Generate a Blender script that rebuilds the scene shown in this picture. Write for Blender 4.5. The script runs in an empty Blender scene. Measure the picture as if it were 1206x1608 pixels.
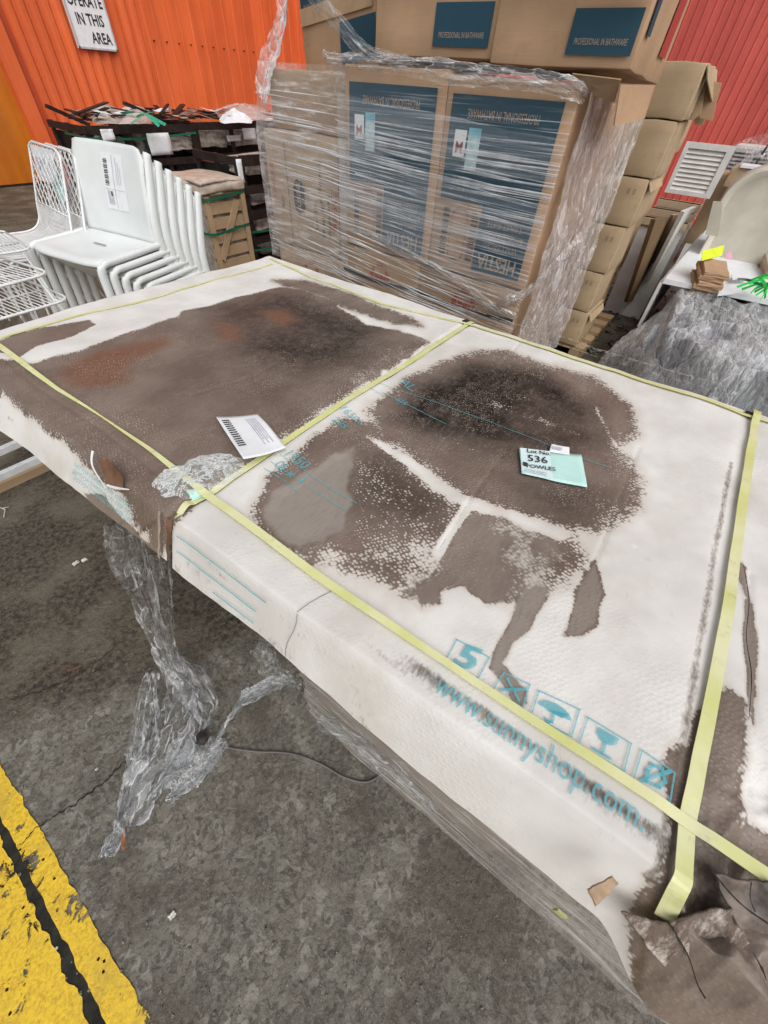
import bpy, bmesh, math, random
import numpy as np
from mathutils import Vector, Matrix
random.seed(7); RNG = np.random.default_rng(7)
R = math.radians
C = bpy.context.scene.collection
SC = bpy.context.scene

# ---------------------------------------------------------------- camera
CAM_H = 1.45
FPX = 621.2                                   # focal length in pixels of a 1206 x 1608 frame
def _d(p):
    r = np.array([p[0]-603., p[1]-804., FPX]); return r/np.linalg.norm(r)
_Y = _d((-739, 31)); _X = _d((1250, 180)); _X = _X - _Y*(_X@_Y); _X /= np.linalg.norm(_X)
_Z = np.cross(_X, _Y)
ROT = np.array([_X, _Y, _Z])                   # world <- camera (x right, y down, z forward)
cam = bpy.data.cameras.new('camera'); cam.sensor_fit = 'VERTICAL'; cam.sensor_height = 36
cam.lens = FPX/1608*36; cam.clip_start = .02; cam.clip_end = 500
co = bpy.data.objects.new('camera', cam); C.objects.link(co)
cx, cy, cz = ROT[:, 0], -ROT[:, 1], -ROT[:, 2]
co.matrix_world = Matrix(((cx[0], cy[0], cz[0], 0), (cx[1], cy[1], cz[1], 0), (cx[2], cy[2], cz[2], CAM_H), (0, 0, 0, 1)))
SC.camera = co

# ---------------------------------------------------------------- sky, sun, exposure (bright overcast)
SUN_EL, SUN_AZ = 50, 212
w = bpy.data.worlds.new('World'); SC.world = w; w.use_nodes = True
nt = w.node_tree; bg = nt.nodes['Background']
sky = nt.nodes.new('ShaderNodeTexSky'); sky.sky_type = 'NISHITA'; sky.sun_disc = False
sky.sun_elevation = R(SUN_EL); sky.sun_rotation = R(SUN_AZ); sky.dust_density = 4; sky.air_density = 1.0; sky.ozone_density = 1.0
hs = nt.nodes.new('ShaderNodeHueSaturation'); hs.inputs['Saturation'].default_value = .22
nt.links.new(sky.outputs[0], hs.inputs['Color']); nt.links.new(hs.outputs[0], bg.inputs[0]); bg.inputs[1].default_value = .145
sl = bpy.data.lights.new('sun', 'SUN'); sl.energy = 1.3; sl.angle = R(60); sl.color = (1, .97, .93)
so = bpy.data.objects.new('sun', sl); C.objects.link(so); so.location = (0, 0, 20)
az = R(SUN_AZ); sdir = Vector((math.sin(az)*math.cos(R(SUN_EL)), math.cos(az)*math.cos(R(SUN_EL)), math.sin(R(SUN_EL))))
so.rotation_euler = sdir.to_track_quat('Z', 'Y').to_euler()
SC.view_settings.view_transform = 'Standard'; SC.view_settings.look = 'None'
SC.view_settings.exposure = -.09; SC.view_settings.gamma = 1

# ---------------------------------------------------------------- helpers
def pix(p, x=None, y=None, z=None):
    """layout helper: the place in the yard seen at photo point p on the plane x=, y= or z=."""
    r = ROT @ np.array([p[0]-603., p[1]-804., FPX])
    t = (z-CAM_H)/r[2] if z is not None else (x/r[0] if x is not None else y/r[1])
    return np.array([r[0]*t, r[1]*t, CAM_H+r[2]*t])

def _hash(ix, iy, s):
    h = (ix*374761393 + iy*668265263 + s*1442695041) & 0x7fffffff
    h = ((h ^ (h >> 13))*1274126177) & 0x7fffffff
    return ((h ^ (h >> 16)) & 0xffff)/65535.
def vnoise(x, y, s=0):
    x = np.asarray(x, float); y = np.asarray(y, float)
    ix = np.floor(x).astype(np.int64); iy = np.floor(y).astype(np.int64); fx = x-ix; fy = y-iy
    fx = fx*fx*(3-2*fx); fy = fy*fy*(3-2*fy)
    a = _hash(ix, iy, s); b = _hash(ix+1, iy, s); c = _hash(ix, iy+1, s); d = _hash(ix+1, iy+1, s)
    return (a*(1-fx)+b*fx)*(1-fy)+(c*(1-fx)+d*fx)*fy
def fbm(x, y, s=0, o=4):
    t = 0; a = .5; n = 0
    for k in range(o): t = t+a*vnoise(np.asarray(x)*2**k, np.asarray(y)*2**k, s+k*17); n += a; a *= .5
    return t/n
def ridged(x, y, s=0, o=4):
    t = 0; a = .5; n = 0
    for k in range(o): t = t+a*(1-np.abs(2*vnoise(np.asarray(x)*2**k, np.asarray(y)*2**k, s+k*17)-1)); n += a; a *= .5
    return t/n

def wl(o):
    v = Vector((0, 0, 0))
    while o is not None: v = v+Vector(o.location); o = o.parent
    return v
def link(name, me, mat, parent=None, smooth=False):
    o = bpy.data.objects.new(name, me); C.objects.link(o)
    if parent is not None: o.parent = parent
    if mat is not None and not me.materials:
        for m in (mat if isinstance(mat, (list, tuple)) else [mat]): me.materials.append(m)
    if smooth: me.polygons.foreach_set('use_smooth', [True]*len(me.polygons))
    return o
def mk(name, V, F, mat, parent=None, smooth=False, world=True):
    V = np.asarray(V, float).reshape(-1, 3)
    if parent is not None and world: V = V-np.array(wl(parent))
    me = bpy.data.meshes.new(name); me.from_pydata(V.tolist(), [], [tuple(int(i) for i in f) for f in F]); me.update()
    return link(name, me, mat, parent, smooth)
def grid(name, P, mat, parent=None, smooth=True, world=True, closed_u=False, flip=False):
    """P: (nu, nv, 3) array."""
    P = np.asarray(P, float); nu, nv = P.shape[:2]
    V = P.reshape(-1, 3)
    if parent is not None and world: V = V-np.array(wl(parent))
    iu = np.arange(nu if closed_u else nu-1)[:, None]; iv = np.arange(nv-1)[None, :]
    a = iu*nv+iv; b = ((iu+1) % nu)*nv+iv
    F = np.stack([a, b, b+1, a+1], -1).reshape(-1, 4)
    if flip: F = F[:, ::-1]
    me = bpy.data.meshes.new(name)
    me.vertices.add(len(V)); me.vertices.foreach_set('co', V.ravel())
    me.loops.add(F.size); me.loops.foreach_set('vertex_index', F.ravel().astype(np.int32))
    me.polygons.add(len(F)); me.polygons.foreach_set('loop_start', np.arange(0, F.size, 4, dtype=np.int32))
    me.polygons.foreach_set('loop_total', np.full(len(F), 4, np.int32)); me.update(); me.validate()
    return link(name, me, mat, parent, smooth)
class MB:
    def __init__(s): s.V = []; s.F = []
    def add(s, V, F):
        b = len(s.V); s.V += [tuple(v) for v in V]; s.F += [tuple(i+b for i in f) for f in F]; return s
    def box(s, lo, hi, rz=0, piv=None):
        (a, b, c), (d, e, f) = lo, hi
        V = [(a, b, c), (d, b, c), (d, e, c), (a, e, c), (a, b, f), (d, b, f), (d, e, f), (a, e, f)]
        if rz:
            p = piv or ((a+d)/2, (b+e)/2); cc, ss = math.cos(rz), math.sin(rz)
            V = [(p[0]+(x-p[0])*cc-(y-p[1])*ss, p[1]+(x-p[0])*ss+(y-p[1])*cc, z) for x, y, z in V]
        return s.add(V, [(0, 3, 2, 1), (4, 5, 6, 7), (0, 1, 5, 4), (1, 2, 6, 5), (2, 3, 7, 6), (3, 0, 4, 7)])
    def bar(s, p, q, wd, th, up=(0, 0, 1)):
        p, q = Vector(p), Vector(q); d = (q-p).normalized(); u = Vector(up)
        sx = d.cross(u)
        if sx.length < 1e-4: sx = d.cross(Vector((1, 0, 0)))
        sx.normalize(); sz = sx.cross(d); V = []
        for e in (p, q):
            for a, b in ((-1, -1), (1, -1), (1, 1), (-1, 1)): V.append(e+sx*(a*wd/2)+sz*(b*th/2))
        return s.add(V, [(0, 1, 2, 3), (7, 6, 5, 4), (0, 4, 5, 1), (1, 5, 6, 2), (2, 6, 7, 3), (3, 7, 4, 0)])
    def tube(s, pts, rad, n=8, ry=None):
        pts = [Vector(p) for p in pts]; m = len(pts); rr = rad if hasattr(rad, '__len__') else [rad]*m
        V = []; nrm = None
        for i, p in enumerate(pts):
            t = (pts[min(i+1, m-1)]-pts[max(i-1, 0)]).normalized()
            if nrm is None:
                nrm = t.orthogonal().normalized() if abs(t.y) > .9 else (Vector((0, 1, 0))-t*t.y).normalized()
            nrm = (nrm-t*nrm.dot(t)).normalized(); bn = t.cross(nrm)
            ra = rr[i]; rb = (ry[i] if hasattr(ry, '__len__') else (ry if ry else ra))
            for k in range(n):
                a = 2*math.pi*k/n; V.append(p+nrm*(math.cos(a)*ra)+bn*(math.sin(a)*rb))
        F = []
        for i in range(m-1):
            for k in range(n): F.append((i*n+k, i*n+(k+1) % n, (i+1)*n+(k+1) % n, (i+1)*n+k))
        F.append(tuple(range(n-1, -1, -1))); F.append(tuple((m-1)*n+k for k in range(n)))
        return s.add(V, F)
    def obj(s, name, mat, parent=None, smooth=False, world=True): return mk(name, s.V, s.F, mat, parent, smooth, world)
def smoothpath(pts, n=6):
    pts = [Vector(p) for p in pts]; out = []
    for i in range(len(pts)-1):
        p0 = pts[max(i-1, 0)]; p1 = pts[i]; p2 = pts[i+1]; p3 = pts[min(i+2, len(pts)-1)]
        for k in range(n):
            t = k/n
            out.append(.5*((2*p1)+(p2-p0)*t+(2*p0-5*p1+4*p2-p3)*t*t+(3*p1-p0-3*p2+p3)*t**3))
    out.append(pts[-1]); return out
def empty(name, loc, rz=0):
    o = bpy.data.objects.new(name, None); C.objects.link(o); o.location = loc; o.rotation_euler = (0, 0, rz); o.empty_display_size = .1; return o
def tag(o, label=None, cat=None, group=None, kind=None):
    if label: o['label'] = label
    if cat: o['category'] = cat
    if group: o['group'] = group
    if kind: o['kind'] = kind
    return o
def rbox_mesh(half, r=.006, n=4, bulge=.0, seed=0, noise=.003):
    """rounded, slightly bulged carton body centred at the origin."""
    h = np.array(half); tin = np.concatenate([[-1, -.995], np.linspace(-1, 1, n+2)[1:-1], [.995, 1]])
    V = []; F = []
    for ax in range(3):
        for sg in (-1, 1):
            b = len(V); m = len(tin)
            for u in tin:
                for v in tin:
                    p = np.zeros(3); p[ax] = sg; p[(ax+1) % 3] = u; p[(ax+2) % 3] = v; V.append(p)
            for i in range(m-1):
                for j in range(m-1):
                    q = (b+i*m+j, b+(i+1)*m+j, b+(i+1)*m+j+1, b+i*m+j+1); F.append(q if sg > 0 else q[::-1])
    V = np.array(V); sgn = V.copy(); P = np.where(np.abs(V) > .99, np.sign(V)*np.where(np.abs(V) > .999, 1, 1-r/h*.9), V)*h
    inner = np.clip(P, -(h-r), h-r); d = P-inner; L = np.linalg.norm(d, axis=1); L[L == 0] = 1
    out = inner+d/L[:, None]*r
    bl = (1-np.clip(np.abs(out/h), 0, 1)**2)
    for ax in range(3):
        o1, o2 = (ax+1) % 3, (ax+2) % 3
        out[:, ax] += np.sign(out[:, ax])*(np.abs(out[:, ax]) > h[ax]-1e-6)*bulge*bl[:, o1]*bl[:, o2]
    q = V*3+seed*1.7
    out[:, 0] += (vnoise(q[:, 1]+5, q[:, 2], seed)-.5)*noise*2
    out[:, 1] += (vnoise(q[:, 0]+5, q[:, 2], seed+3)-.5)*noise*2
    out[:, 2] += (vnoise(q[:, 0]+5, q[:, 1], seed+5)-.5)*noise*2
    return out, F
def carton_body(name, lo, hi, mat, parent=None, r=.006, bulge=.004, seed=0, noise=.003, n=4):
    lo = np.array(lo, float); hi = np.array(hi, float)
    V, F = rbox_mesh((hi-lo)/2, r, n, bulge, seed, noise)
    o = mk(name, V+(lo+hi)/2, F, mat, parent, True)
    return o
_tc = {}
def text(name, s, size, mat, parent, o, xd, yd, align='CENTER', sx=1., lift=None, bold=0):
    key = (s, size, align, bold)
    if key not in _tc:
        cu = bpy.data.curves.new('t', 'FONT'); cu.body = s; cu.size = size; cu.align_x = align; cu.align_y = 'CENTER'; cu.offset = bold
        cu.resolution_u = 2
        ob = bpy.data.objects.new('t', cu); C.objects.link(ob)
        me = bpy.data.meshes.new_from_object(ob)
        V = np.array([v.co[:] for v in me.vertices]).reshape(-1, 3); F = [tuple(p.vertices) for p in me.polygons]
        bpy.data.objects.remove(ob); bpy.data.curves.remove(cu); bpy.data.meshes.remove(me); _tc[key] = (V, F)
    V, F = _tc[key]; xd = np.array(xd, float); yd = np.array(yd, float); xd = xd/np.linalg.norm(xd); yd = yd/np.linalg.norm(yd)
    W = np.array(o, float)+V[:, :1]*sx*xd+V[:, 1:2]*yd
    if lift is not None: W[:, 2] = lift(W[:, 0], W[:, 1])
    return mk(name, W, F, mat, parent)
def quad(name, pts, mat, parent=None): return mk(name, pts, [tuple(range(len(pts)))], mat, parent)
def slab(name, pts, th, mat, parent=None, nrm=None):
    """thin solid sheet from a polygon (world points) given a thickness."""
    P = np.array(pts, float)
    if nrm is None:
        nrm = np.cross(P[1]-P[0], P[2]-P[0]); nrm = nrm/np.linalg.norm(nrm)
    n = len(P); Q = P+np.array(nrm)*th
    F = [tuple(range(n-1, -1, -1)), tuple(range(n, 2*n))]+[(i, (i+1) % n, n+(i+1) % n, n+i) for i in range(n)]
    return mk(name, np.r_[P, Q], F, mat, parent)
def copytree(o, parent=None):
    c = o.copy(); C.objects.link(c); c.parent = parent
    for k in ('label',):
        pass
    for ch in list(o.children): copytree(ch, c)
    return c

# ---------------------------------------------------------------- materials
class N:
    def __init__(s, name):
        s.m = bpy.data.materials.new(name); s.m.use_nodes = True; s.t = s.m.node_tree
        s.b = s.t.nodes['Principled BSDF']; s.out = s.t.nodes['Material Output']
        s.tc = s.t.nodes.new('ShaderNodeTexCoord'); s.obj = s.tc.outputs['Object']
    def n(s, ty): return s.t.nodes.new(ty)
    def set(s, inp, v):
        if isinstance(v, bpy.types.NodeSocket): s.t.links.new(v, inp)
        elif isinstance(v, (tuple, list)): inp.default_value = tuple(v)+((1,) if len(v) == 3 and len(inp.default_value) == 4 else ())
        else: inp.default_value = v
    def bs(s, **k):
        for a, v in k.items(): s.set(s.b.inputs[a.replace('_', ' ')], v)
        return s
    def map(s, sc=(1, 1, 1), rot=(0, 0, 0), vec=None, loc=(0, 0, 0)):
        m = s.n('ShaderNodeMapping'); m.inputs['Scale'].default_value = sc; m.inputs['Rotation'].default_value = rot; m.inputs['Location'].default_value = loc
        s.t.links.new(vec or s.obj, m.inputs['Vector']); return m.outputs[0]
    def noise(s, sc, det=4, ro=.55, vec=None, dist=0):
        t = s.n('ShaderNodeTexNoise'); t.inputs['Scale'].default_value = sc; t.inputs['Detail'].default_value = det; t.inputs['Roughness'].default_value = ro; t.inputs['Distortion'].default_value = dist
        s.t.links.new(vec or s.obj, t.inputs['Vector']); return t.outputs['Fac']
    def vor(s, sc, feat='F1', vec=None, out='Distance', rnd=1.):
        t = s.n('ShaderNodeTexVoronoi'); t.feature = feat; t.inputs['Scale'].default_value = sc; t.inputs['Randomness'].default_value = rnd
        s.t.links.new(vec or s.obj, t.inputs['Vector']); return t.outputs[out]
    def ma(s, op, a, b=0., c=None, clamp=False):
        t = s.n('ShaderNodeMath'); t.operation = op; t.use_clamp = clamp; s.set(t.inputs[0], a); s.set(t.inputs[1], b)
        if c is not None: s.set(t.inputs[2], c)
        return t.outputs[0]
    def step(s, v, a, b, lo=0., hi=1.):
        t = s.n('ShaderNodeMapRange'); t.interpolation_type = 'SMOOTHSTEP'; s.set(t.inputs['Value'], v)
        t.inputs['From Min'].default_value = a; t.inputs['From Max'].default_value = b; t.inputs['To Min'].default_value = lo; t.inputs['To Max'].default_value = hi
        return t.outputs[0]
    def mix(s, f, a, b, mode='MIX'):
        t = s.n('ShaderNodeMix'); t.data_type = 'RGBA'; t.blend_type = mode; s.set(t.inputs[0], f); s.set(t.inputs[6], a); s.set(t.inputs[7], b); return t.outputs[2]
    def bump(s, h, st=.4, di=.002, nor=None):
        t = s.n('ShaderNodeBump'); t.inputs['Strength'].default_value = st; t.inputs['Distance'].default_value = di; s.set(t.inputs['Height'], h)
        if nor is not None: s.t.links.new(nor, t.inputs['Normal'])
        s.t.links.new(t.outputs[0], s.b.inputs['Normal']); return t.outputs[0]
    def attr(s, name):
        t = s.n('ShaderNodeAttribute'); t.attribute_name = name; return t
    def sep(s, col):
        t = s.n('ShaderNodeSeparateColor'); s.t.links.new(col, t.inputs[0]); return t.outputs
    def alpha(s, f):
        """mix with a transparent surface (cut-out or see-through film)."""
        tr = s.n('ShaderNodeBsdfTransparent'); mx = s.n('ShaderNodeMixShader'); s.set(mx.inputs[0], f)
        s.t.links.new(tr.outputs[0], mx.inputs[1]); s.t.links.new(s.b.outputs[0], mx.inputs[2]); s.t.links.new(mx.outputs[0], s.out.inputs[0]); return s

def simple(name, col, rough=.6, var=.12, sc=8, bump=.0, bsc=60, spec=.4, metal=0):
    k = N(name); n1 = k.noise(sc, 5); c2 = tuple(max(0, c*(1-var*2)) for c in col); c1 = tuple(min(1, c*(1+var)) for c in col)
    k.bs(Base_Color=k.mix(k.step(n1, .3, .7), c2, c1), Roughness=k.step(k.noise(sc*3), .2, .8, rough-.08, min(1, rough+.08)), Metallic=metal)
    k.b.inputs['Specular IOR Level'].default_value = spec
    if bump: k.bump(k.noise(bsc, 6), bump, .002)
    return k.m
def m_cardboard(name, col, dirt=.35):
    k = N(name); fib = k.noise(1, 3, .6, k.map((6, 6, 260))); big = k.noise(3.2, 5); blot = k.noise(14, 4)
    base = k.mix(k.step(big, .3, .7), tuple(c*.86 for c in col), tuple(min(1, c*1.1) for c in col))
    base = k.mix(k.ma('MULTIPLY', k.step(fib, .45, .62), .14), base, tuple(c*.7 for c in col))
    base = k.mix(k.ma('MULTIPLY', k.step(blot, .55, .75), dirt), base, tuple(c*.62 for c in col))
    k.bs(Base_Color=base, Roughness=.78); k.b.inputs['Specular IOR Level'].default_value = .25
    k.bump(k.ma('ADD', fib, k.ma('MULTIPLY', k.noise(40, 4), .7)), .25, .0015); return k.m
def m_print(name, col, wear=.25, rough=.6, sc=70, op=1.):
    k = N(name); f = k.step(k.noise(sc, 5, .65), .28, .45); k.bs(Base_Color=k.mix(k.noise(6, 3), tuple(c*.85 for c in col), tuple(min(1, c*1.12) for c in col)), Roughness=rough)
    k.b.inputs['Specular IOR Level'].default_value = .3
    k.alpha(k.ma('MULTIPLY', k.ma('ADD', k.ma('MULTIPLY', f, wear), 1-wear), op)); return k.m
def m_film(name, base=.10, streak=.6, scale=(60, 4, 60), rot=(0, 0, 0), thr=(.5, .72), tint=(.86, .87, .9), rough=.16, crin=18, ck=.45, uv=False):
    """stretched clear film: mostly see-through, sky sheen on the pleats painted as whitish streaks."""
    k = N(name); v = k.map(scale, rot, k.attr('fuv').outputs['Vector'] if uv else None)
    s1 = k.step(k.noise(1, 6, .62, v, .4), thr[0], thr[1]); s2 = k.step(k.noise(crin, 6, .7, None, 1.2), .52, .74)
    lw = k.n('ShaderNodeLayerWeight'); lw.inputs[0].default_value = .35
    f = k.ma('ADD', k.ma('MULTIPLY', s1, streak), k.ma('ADD', base, k.ma('MULTIPLY', s2, streak*ck)))
    f = k.ma('ADD', f, k.ma('MULTIPLY', lw.outputs['Facing'], .28), clamp=True)
    f = k.ma('MINIMUM', f, .92)
    k.bs(Base_Color=tint, Roughness=rough); k.b.inputs['Specular IOR Level'].default_value = .8
    k.bump(k.ma('ADD', k.noise(1, 5, .6, v), k.noise(crin*2, 5, .6)), .8, .004); k.alpha(f); return k.m
def m_cello(name, base=.05, line=.6, scale=(30, 30, 30), rot=(0, 0, 0), tint=(.80, .82, .84), uv=False, fres=.9, dep=.008, warp=.25):
    """crumpled clear film: see-through facets, thin white crease lines, sky glints off tilted facets, more painted in as whiter cells."""
    k = N(name); src = k.attr('fuv').outputs['Vector'] if uv else k.obj
    v0 = k.map(scale, rot, src)
    nz = k.n('ShaderNodeTexNoise'); nz.inputs['Scale'].default_value = .8; nz.inputs['Detail'].default_value = 4; k.t.links.new(v0, nz.inputs['Vector'])
    sc = k.n('ShaderNodeVectorMath'); sc.operation = 'SCALE'; sc.inputs['Scale'].default_value = warp*4; k.t.links.new(nz.outputs['Color'], sc.inputs[0])
    ad = k.n('ShaderNodeVectorMath'); ad.operation = 'ADD'; k.t.links.new(v0, ad.inputs[0]); k.t.links.new(sc.outputs[0], ad.inputs[1]); v = ad.outputs[0]
    e1 = k.vor(1, 'DISTANCE_TO_EDGE', v); e2 = k.vor(2.6, 'DISTANCE_TO_EDGE', v); fc = k.sep(k.vor(1, 'F1', v, 'Color'))[0]; fc2 = k.sep(k.vor(2.6, 'F1', v, 'Color'))[1]
    n1 = k.noise(.7, 4, .6, v0)
    l1 = k.ma('MULTIPLY', k.step(e1, .0, .09, .8, 0.), k.step(n1, .36, .62)); l2 = k.ma('MULTIPLY', k.step(e2, .0, .06, 1., 0.), k.step(k.noise(1.3, 3, .6, v0), .48, .66))
    pan = k.ma('ADD', k.step(fc, .60, .95, 0., .55), k.step(fc2, .78, .98, 0., .38))
    nb = k.bump(k.ma('ADD', e1, k.ma('MULTIPLY', e2, .5)), 1., dep)
    lw = k.n('ShaderNodeLayerWeight'); lw.inputs[0].default_value = .22; k.t.links.new(nb, lw.inputs['Normal'])
    f = k.ma('ADD', k.ma('MULTIPLY', lw.outputs['Fresnel'], fres), k.ma('ADD', base, k.ma('MULTIPLY', line, k.ma('ADD', l1, k.ma('MULTIPLY', l2, .25)))))
    f = k.ma('ADD', f, k.ma('MULTIPLY', pan, k.ma('MULTIPLY', line, k.step(n1, .35, .65, .5, 1.2))), clamp=True); f = k.ma('MINIMUM', f, .9)
    k.bs(Base_Color=tint, Roughness=.08); k.b.inputs['Specular IOR Level'].default_value = 1.; k.alpha(f); return k.m

CARD = m_cardboard('cardboard', (.50, .325, .20)); CARD2 = m_cardboard('cardboard_dull', (.42, .285, .175)); CARD3 = m_cardboard('cardboard_pale', (.50, .38, .27))
NAVY = m_print('navy_print', (.022, .07, .105), .12); BLACKP = m_print('black_print', (.03, .028, .03), .3); REDP = m_print('red_print', (.42, .06, .05), .4)
TEAL = m_print('teal_print', (.10, .47, .56), .55, op=.64); TANP = m_print('tan_print', (.40, .30, .22), .3); WHITEP = m_print('pale_print', (.72, .76, .78), .2)
INK = simple('ink', (.03, .03, .035), .7, .05)
PAPER = simple('paper', (.80, .82, .84), .6, .03, 20); MINT = simple('mint_paper', (.52, .80, .74), .6, .03, 20); PAPERG = simple('grey_paper_print', (.55, .54, .6), .7, .1, 60)
LIME = simple('lime_sticker', (.70, .83, .03), .5, .05); PINK = simple('pink_tag', (.85, .45, .6), .5, .05); GREENP = simple('green_strap', (.02, .28, .15), .35, .1); NEONG = simple('neon_green_strap', (.04, .75, .12), .35, .08)
STRAP = None
def m_strap():
    k = N('yellow_strap'); rib = k.noise(1, 2, .5, k.map((600, 600, 600))); n1 = k.noise(9, 4); sm = k.noise(30, 6, .7)
    sc_ = k.mix(k.step(n1, .35, .7), (.64, .66, .26), (.76, .75, .46)); sc_ = k.mix(k.ma('MULTIPLY', k.step(sm, .55, .72), .45), sc_, (.40, .37, .20)); k.bs(Base_Color=sc_, Roughness=.34)
    k.bump(rib, .15, .0006); return k.m
STRAP = m_strap()
WHITEPL = simple('white_moulded_plastic', (.74, .77, .765), .38, .03, 5, .06, 260); WIRE = simple('white_coated_wire', (.78, .79, .79), .35, .05, 20)
WOOD = m_cardboard('pale_timber', (.42, .30, .18)); DARKW = simple('dark_stained_timber', (.022, .014, .012), .5, .3, 14, .3, 40); BLACKM = simple('black_timber', (.010, .010, .011), .5, .2, 10)
TILEP = simple('tile_edge', (.42, .37, .32), .6, .2, 20); CREAM = simple('cream_fibreglass', (.62, .59, .50), .35, .08, 4); OFFW = simple('off_white_paint', (.74, .74, .70), .45, .06, 9)
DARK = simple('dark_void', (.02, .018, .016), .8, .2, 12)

def m_ground():
    k = N('worn_concrete'); big = k.noise(.9, 6, .6); mid = k.noise(7, 6, .62); fine = k.noise(90, 6, .7); agg = k.vor(55, 'F1'); agg2 = k.vor(24, 'F1', out='Color')
    a2 = k.sep(agg2)[0]; v3 = k.vor(38, 'F1', k.map((1, 1, 1), loc=(3, 1, 0)), 'Color'); a3 = k.sep(v3)[0]
    wv = k.n('ShaderNodeVectorMath'); wv.operation = 'ADD'; nv_ = k.n('ShaderNodeTexNoise'); nv_.inputs['Scale'].default_value = 22; nv_.inputs['Detail'].default_value = 5
    k.t.links.new(k.obj, nv_.inputs['Vector']); sc_ = k.n('ShaderNodeVectorMath'); sc_.operation = 'SCALE'; sc_.inputs['Scale'].default_value = .05; k.t.links.new(nv_.outputs['Color'], sc_.inputs[0]); k.t.links.new(k.obj, wv.inputs[0]); k.t.links.new(sc_.outputs[0], wv.inputs[1]); wp = wv.outputs[0]
    c1 = k.sep(k.vor(42, 'F1', wp, 'Color'))[0]; c2 = k.sep(k.vor(90, 'F1', wp, 'Color'))[1]; e1_ = k.vor(42, 'DISTANCE_TO_EDGE', wp)
    col = k.mix(k.step(mid, .32, .68), (.098, .088, .070), (.215, .200, .166))
    col = k.mix(k.ma('MULTIPLY', k.step(fine, .35, .68), .5), col, (.26, .243, .205))
    col = k.mix(k.ma('MULTIPLY', k.step(c1, .58, .74), k.step(k.noise(6, 5, .7), .38, .62, .1, .62)), col, (.34, .322, .275))
    col = k.mix(k.ma('MULTIPLY', k.step(c2, .72, .86), .6), col, (.06, .054, .047))
    col = k.mix(k.ma('MULTIPLY', k.step(e1_, .0, .14, 1., 0.), k.step(k.noise(11, 4), .45, .62, .5, .0)), col, (.085, .072, .056))
    col = k.mix(k.ma('MULTIPLY', k.step(k.noise(2.3, 6, .7, k.map((1, 1, 1), loc=(7, 3, 0))), .49, .62), .65), col, (.085, .071, .054))
    sp_ = k.noise(260, 3, .7); col = k.mix(k.ma('MULTIPLY', k.step(sp_, .56, .68), .55), col, (.33, .31, .26)); col = k.mix(k.ma('MULTIPLY', k.step(sp_, .42, .31, 0., 1.), .5), col, (.035, .03, .025))
    # damp dirt-black asphalt beyond the concrete bay, a straight pour edge between them
    at = k.n('ShaderNodeSeparateXYZ'); k.t.links.new(k.obj, at.inputs[0])
    edge = k.ma('ADD', k.ma('ADD', at.outputs[1], k.ma('MULTIPLY', at.outputs[0], .55)), k.ma('MULTIPLY', k.ma('SUBTRACT', k.noise(5, 6, .7), .5), .55))
    far = k.step(edge, .78, 1.02)
    rough_as = k.mix(k.step(k.noise(48, 6, .8), .36, .64), (.028, .024, .018), (.15, .126, .092))
    col = k.mix(far, col, k.mix(k.step(k.noise(3, 5), .42, .66), rough_as, (.17, .148, .112)))
    k.bs(Base_Color=col, Roughness=k.step(mid, .3, .7, .62, .9)); k.b.inputs['Specular IOR Level'].default_value = .35
    h = k.ma('ADD', k.ma('MULTIPLY', fine, .9), k.ma('ADD', k.ma('MULTIPLY', k.noise(40, 5, .7), k.ma('ADD', .5, k.ma('MULTIPLY', far, 1.8))), k.ma('MULTIPLY', agg, -.35)))
    k.bump(h, .9, .008); return k.m
GROUND = m_ground()
def m_yellow():
    k = N('worn_yellow_paint'); n1 = k.noise(17, 10, .74, None, .6); n2 = k.noise(4, 4); f = k.noise(120, 5, .7)
    col = k.mix(k.step(f, .3, .6), (.55, .33, .02), (.82, .55, .03)); col = k.mix(k.ma('MULTIPLY', k.step(k.noise(9, 6, .7), .5, .7), .5), col, (.42, .29, .06)); k.bs(Base_Color=col, Roughness=.6); k.bump(k.ma('ADD', f, n1), .7, .003)
    at = k.n('ShaderNodeSeparateXYZ'); k.t.links.new(k.obj, at.inputs[0])
    wear = k.ma('ADD', k.ma('MULTIPLY', n1, .72), k.ma('ADD', k.ma('MULTIPLY', n2, .28), k.step(at.outputs[0], -.54, -.70, -.015, -.05)))
    k.alpha(k.step(wear, .41, .44)); return k.m
YELLOW = m_yellow()
def m_wall(name, c, c2):
    k = N(name); st = k.noise(1, 5, .6, k.map((3, 3, .35))); n1 = k.noise(2, 4)
    col = k.mix(k.step(st, .35, .68), tuple(x*.86 for x in c2), c); col = k.mix(k.ma('MULTIPLY', k.step(k.noise(1, 6, .7, k.map((7, 7, .5))), .55, .75), .3), col, tuple(min(1, x*.7+.05) for x in c)); col = k.mix(k.ma('MULTIPLY', k.step(k.noise(60, 5, .7), .62, .72), .25), col, tuple(x*.4 for x in c))
    k.bs(Base_Color=col, Roughness=k.step(n1, .3, .7, .42, .6)); k.bump(k.noise(2.2, 4), .5, .03); return k.m
ORANGE = m_wall('orange_wall_paint', (.82, .165, .045), (.74, .14, .038)); CORAL = m_wall('coral_wall_paint', (.74, .135, .105), (.68, .115, .09)); DOORM = m_wall('amber_door_paint', (.58, .17, .008), (.52, .14, .007))

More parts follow.
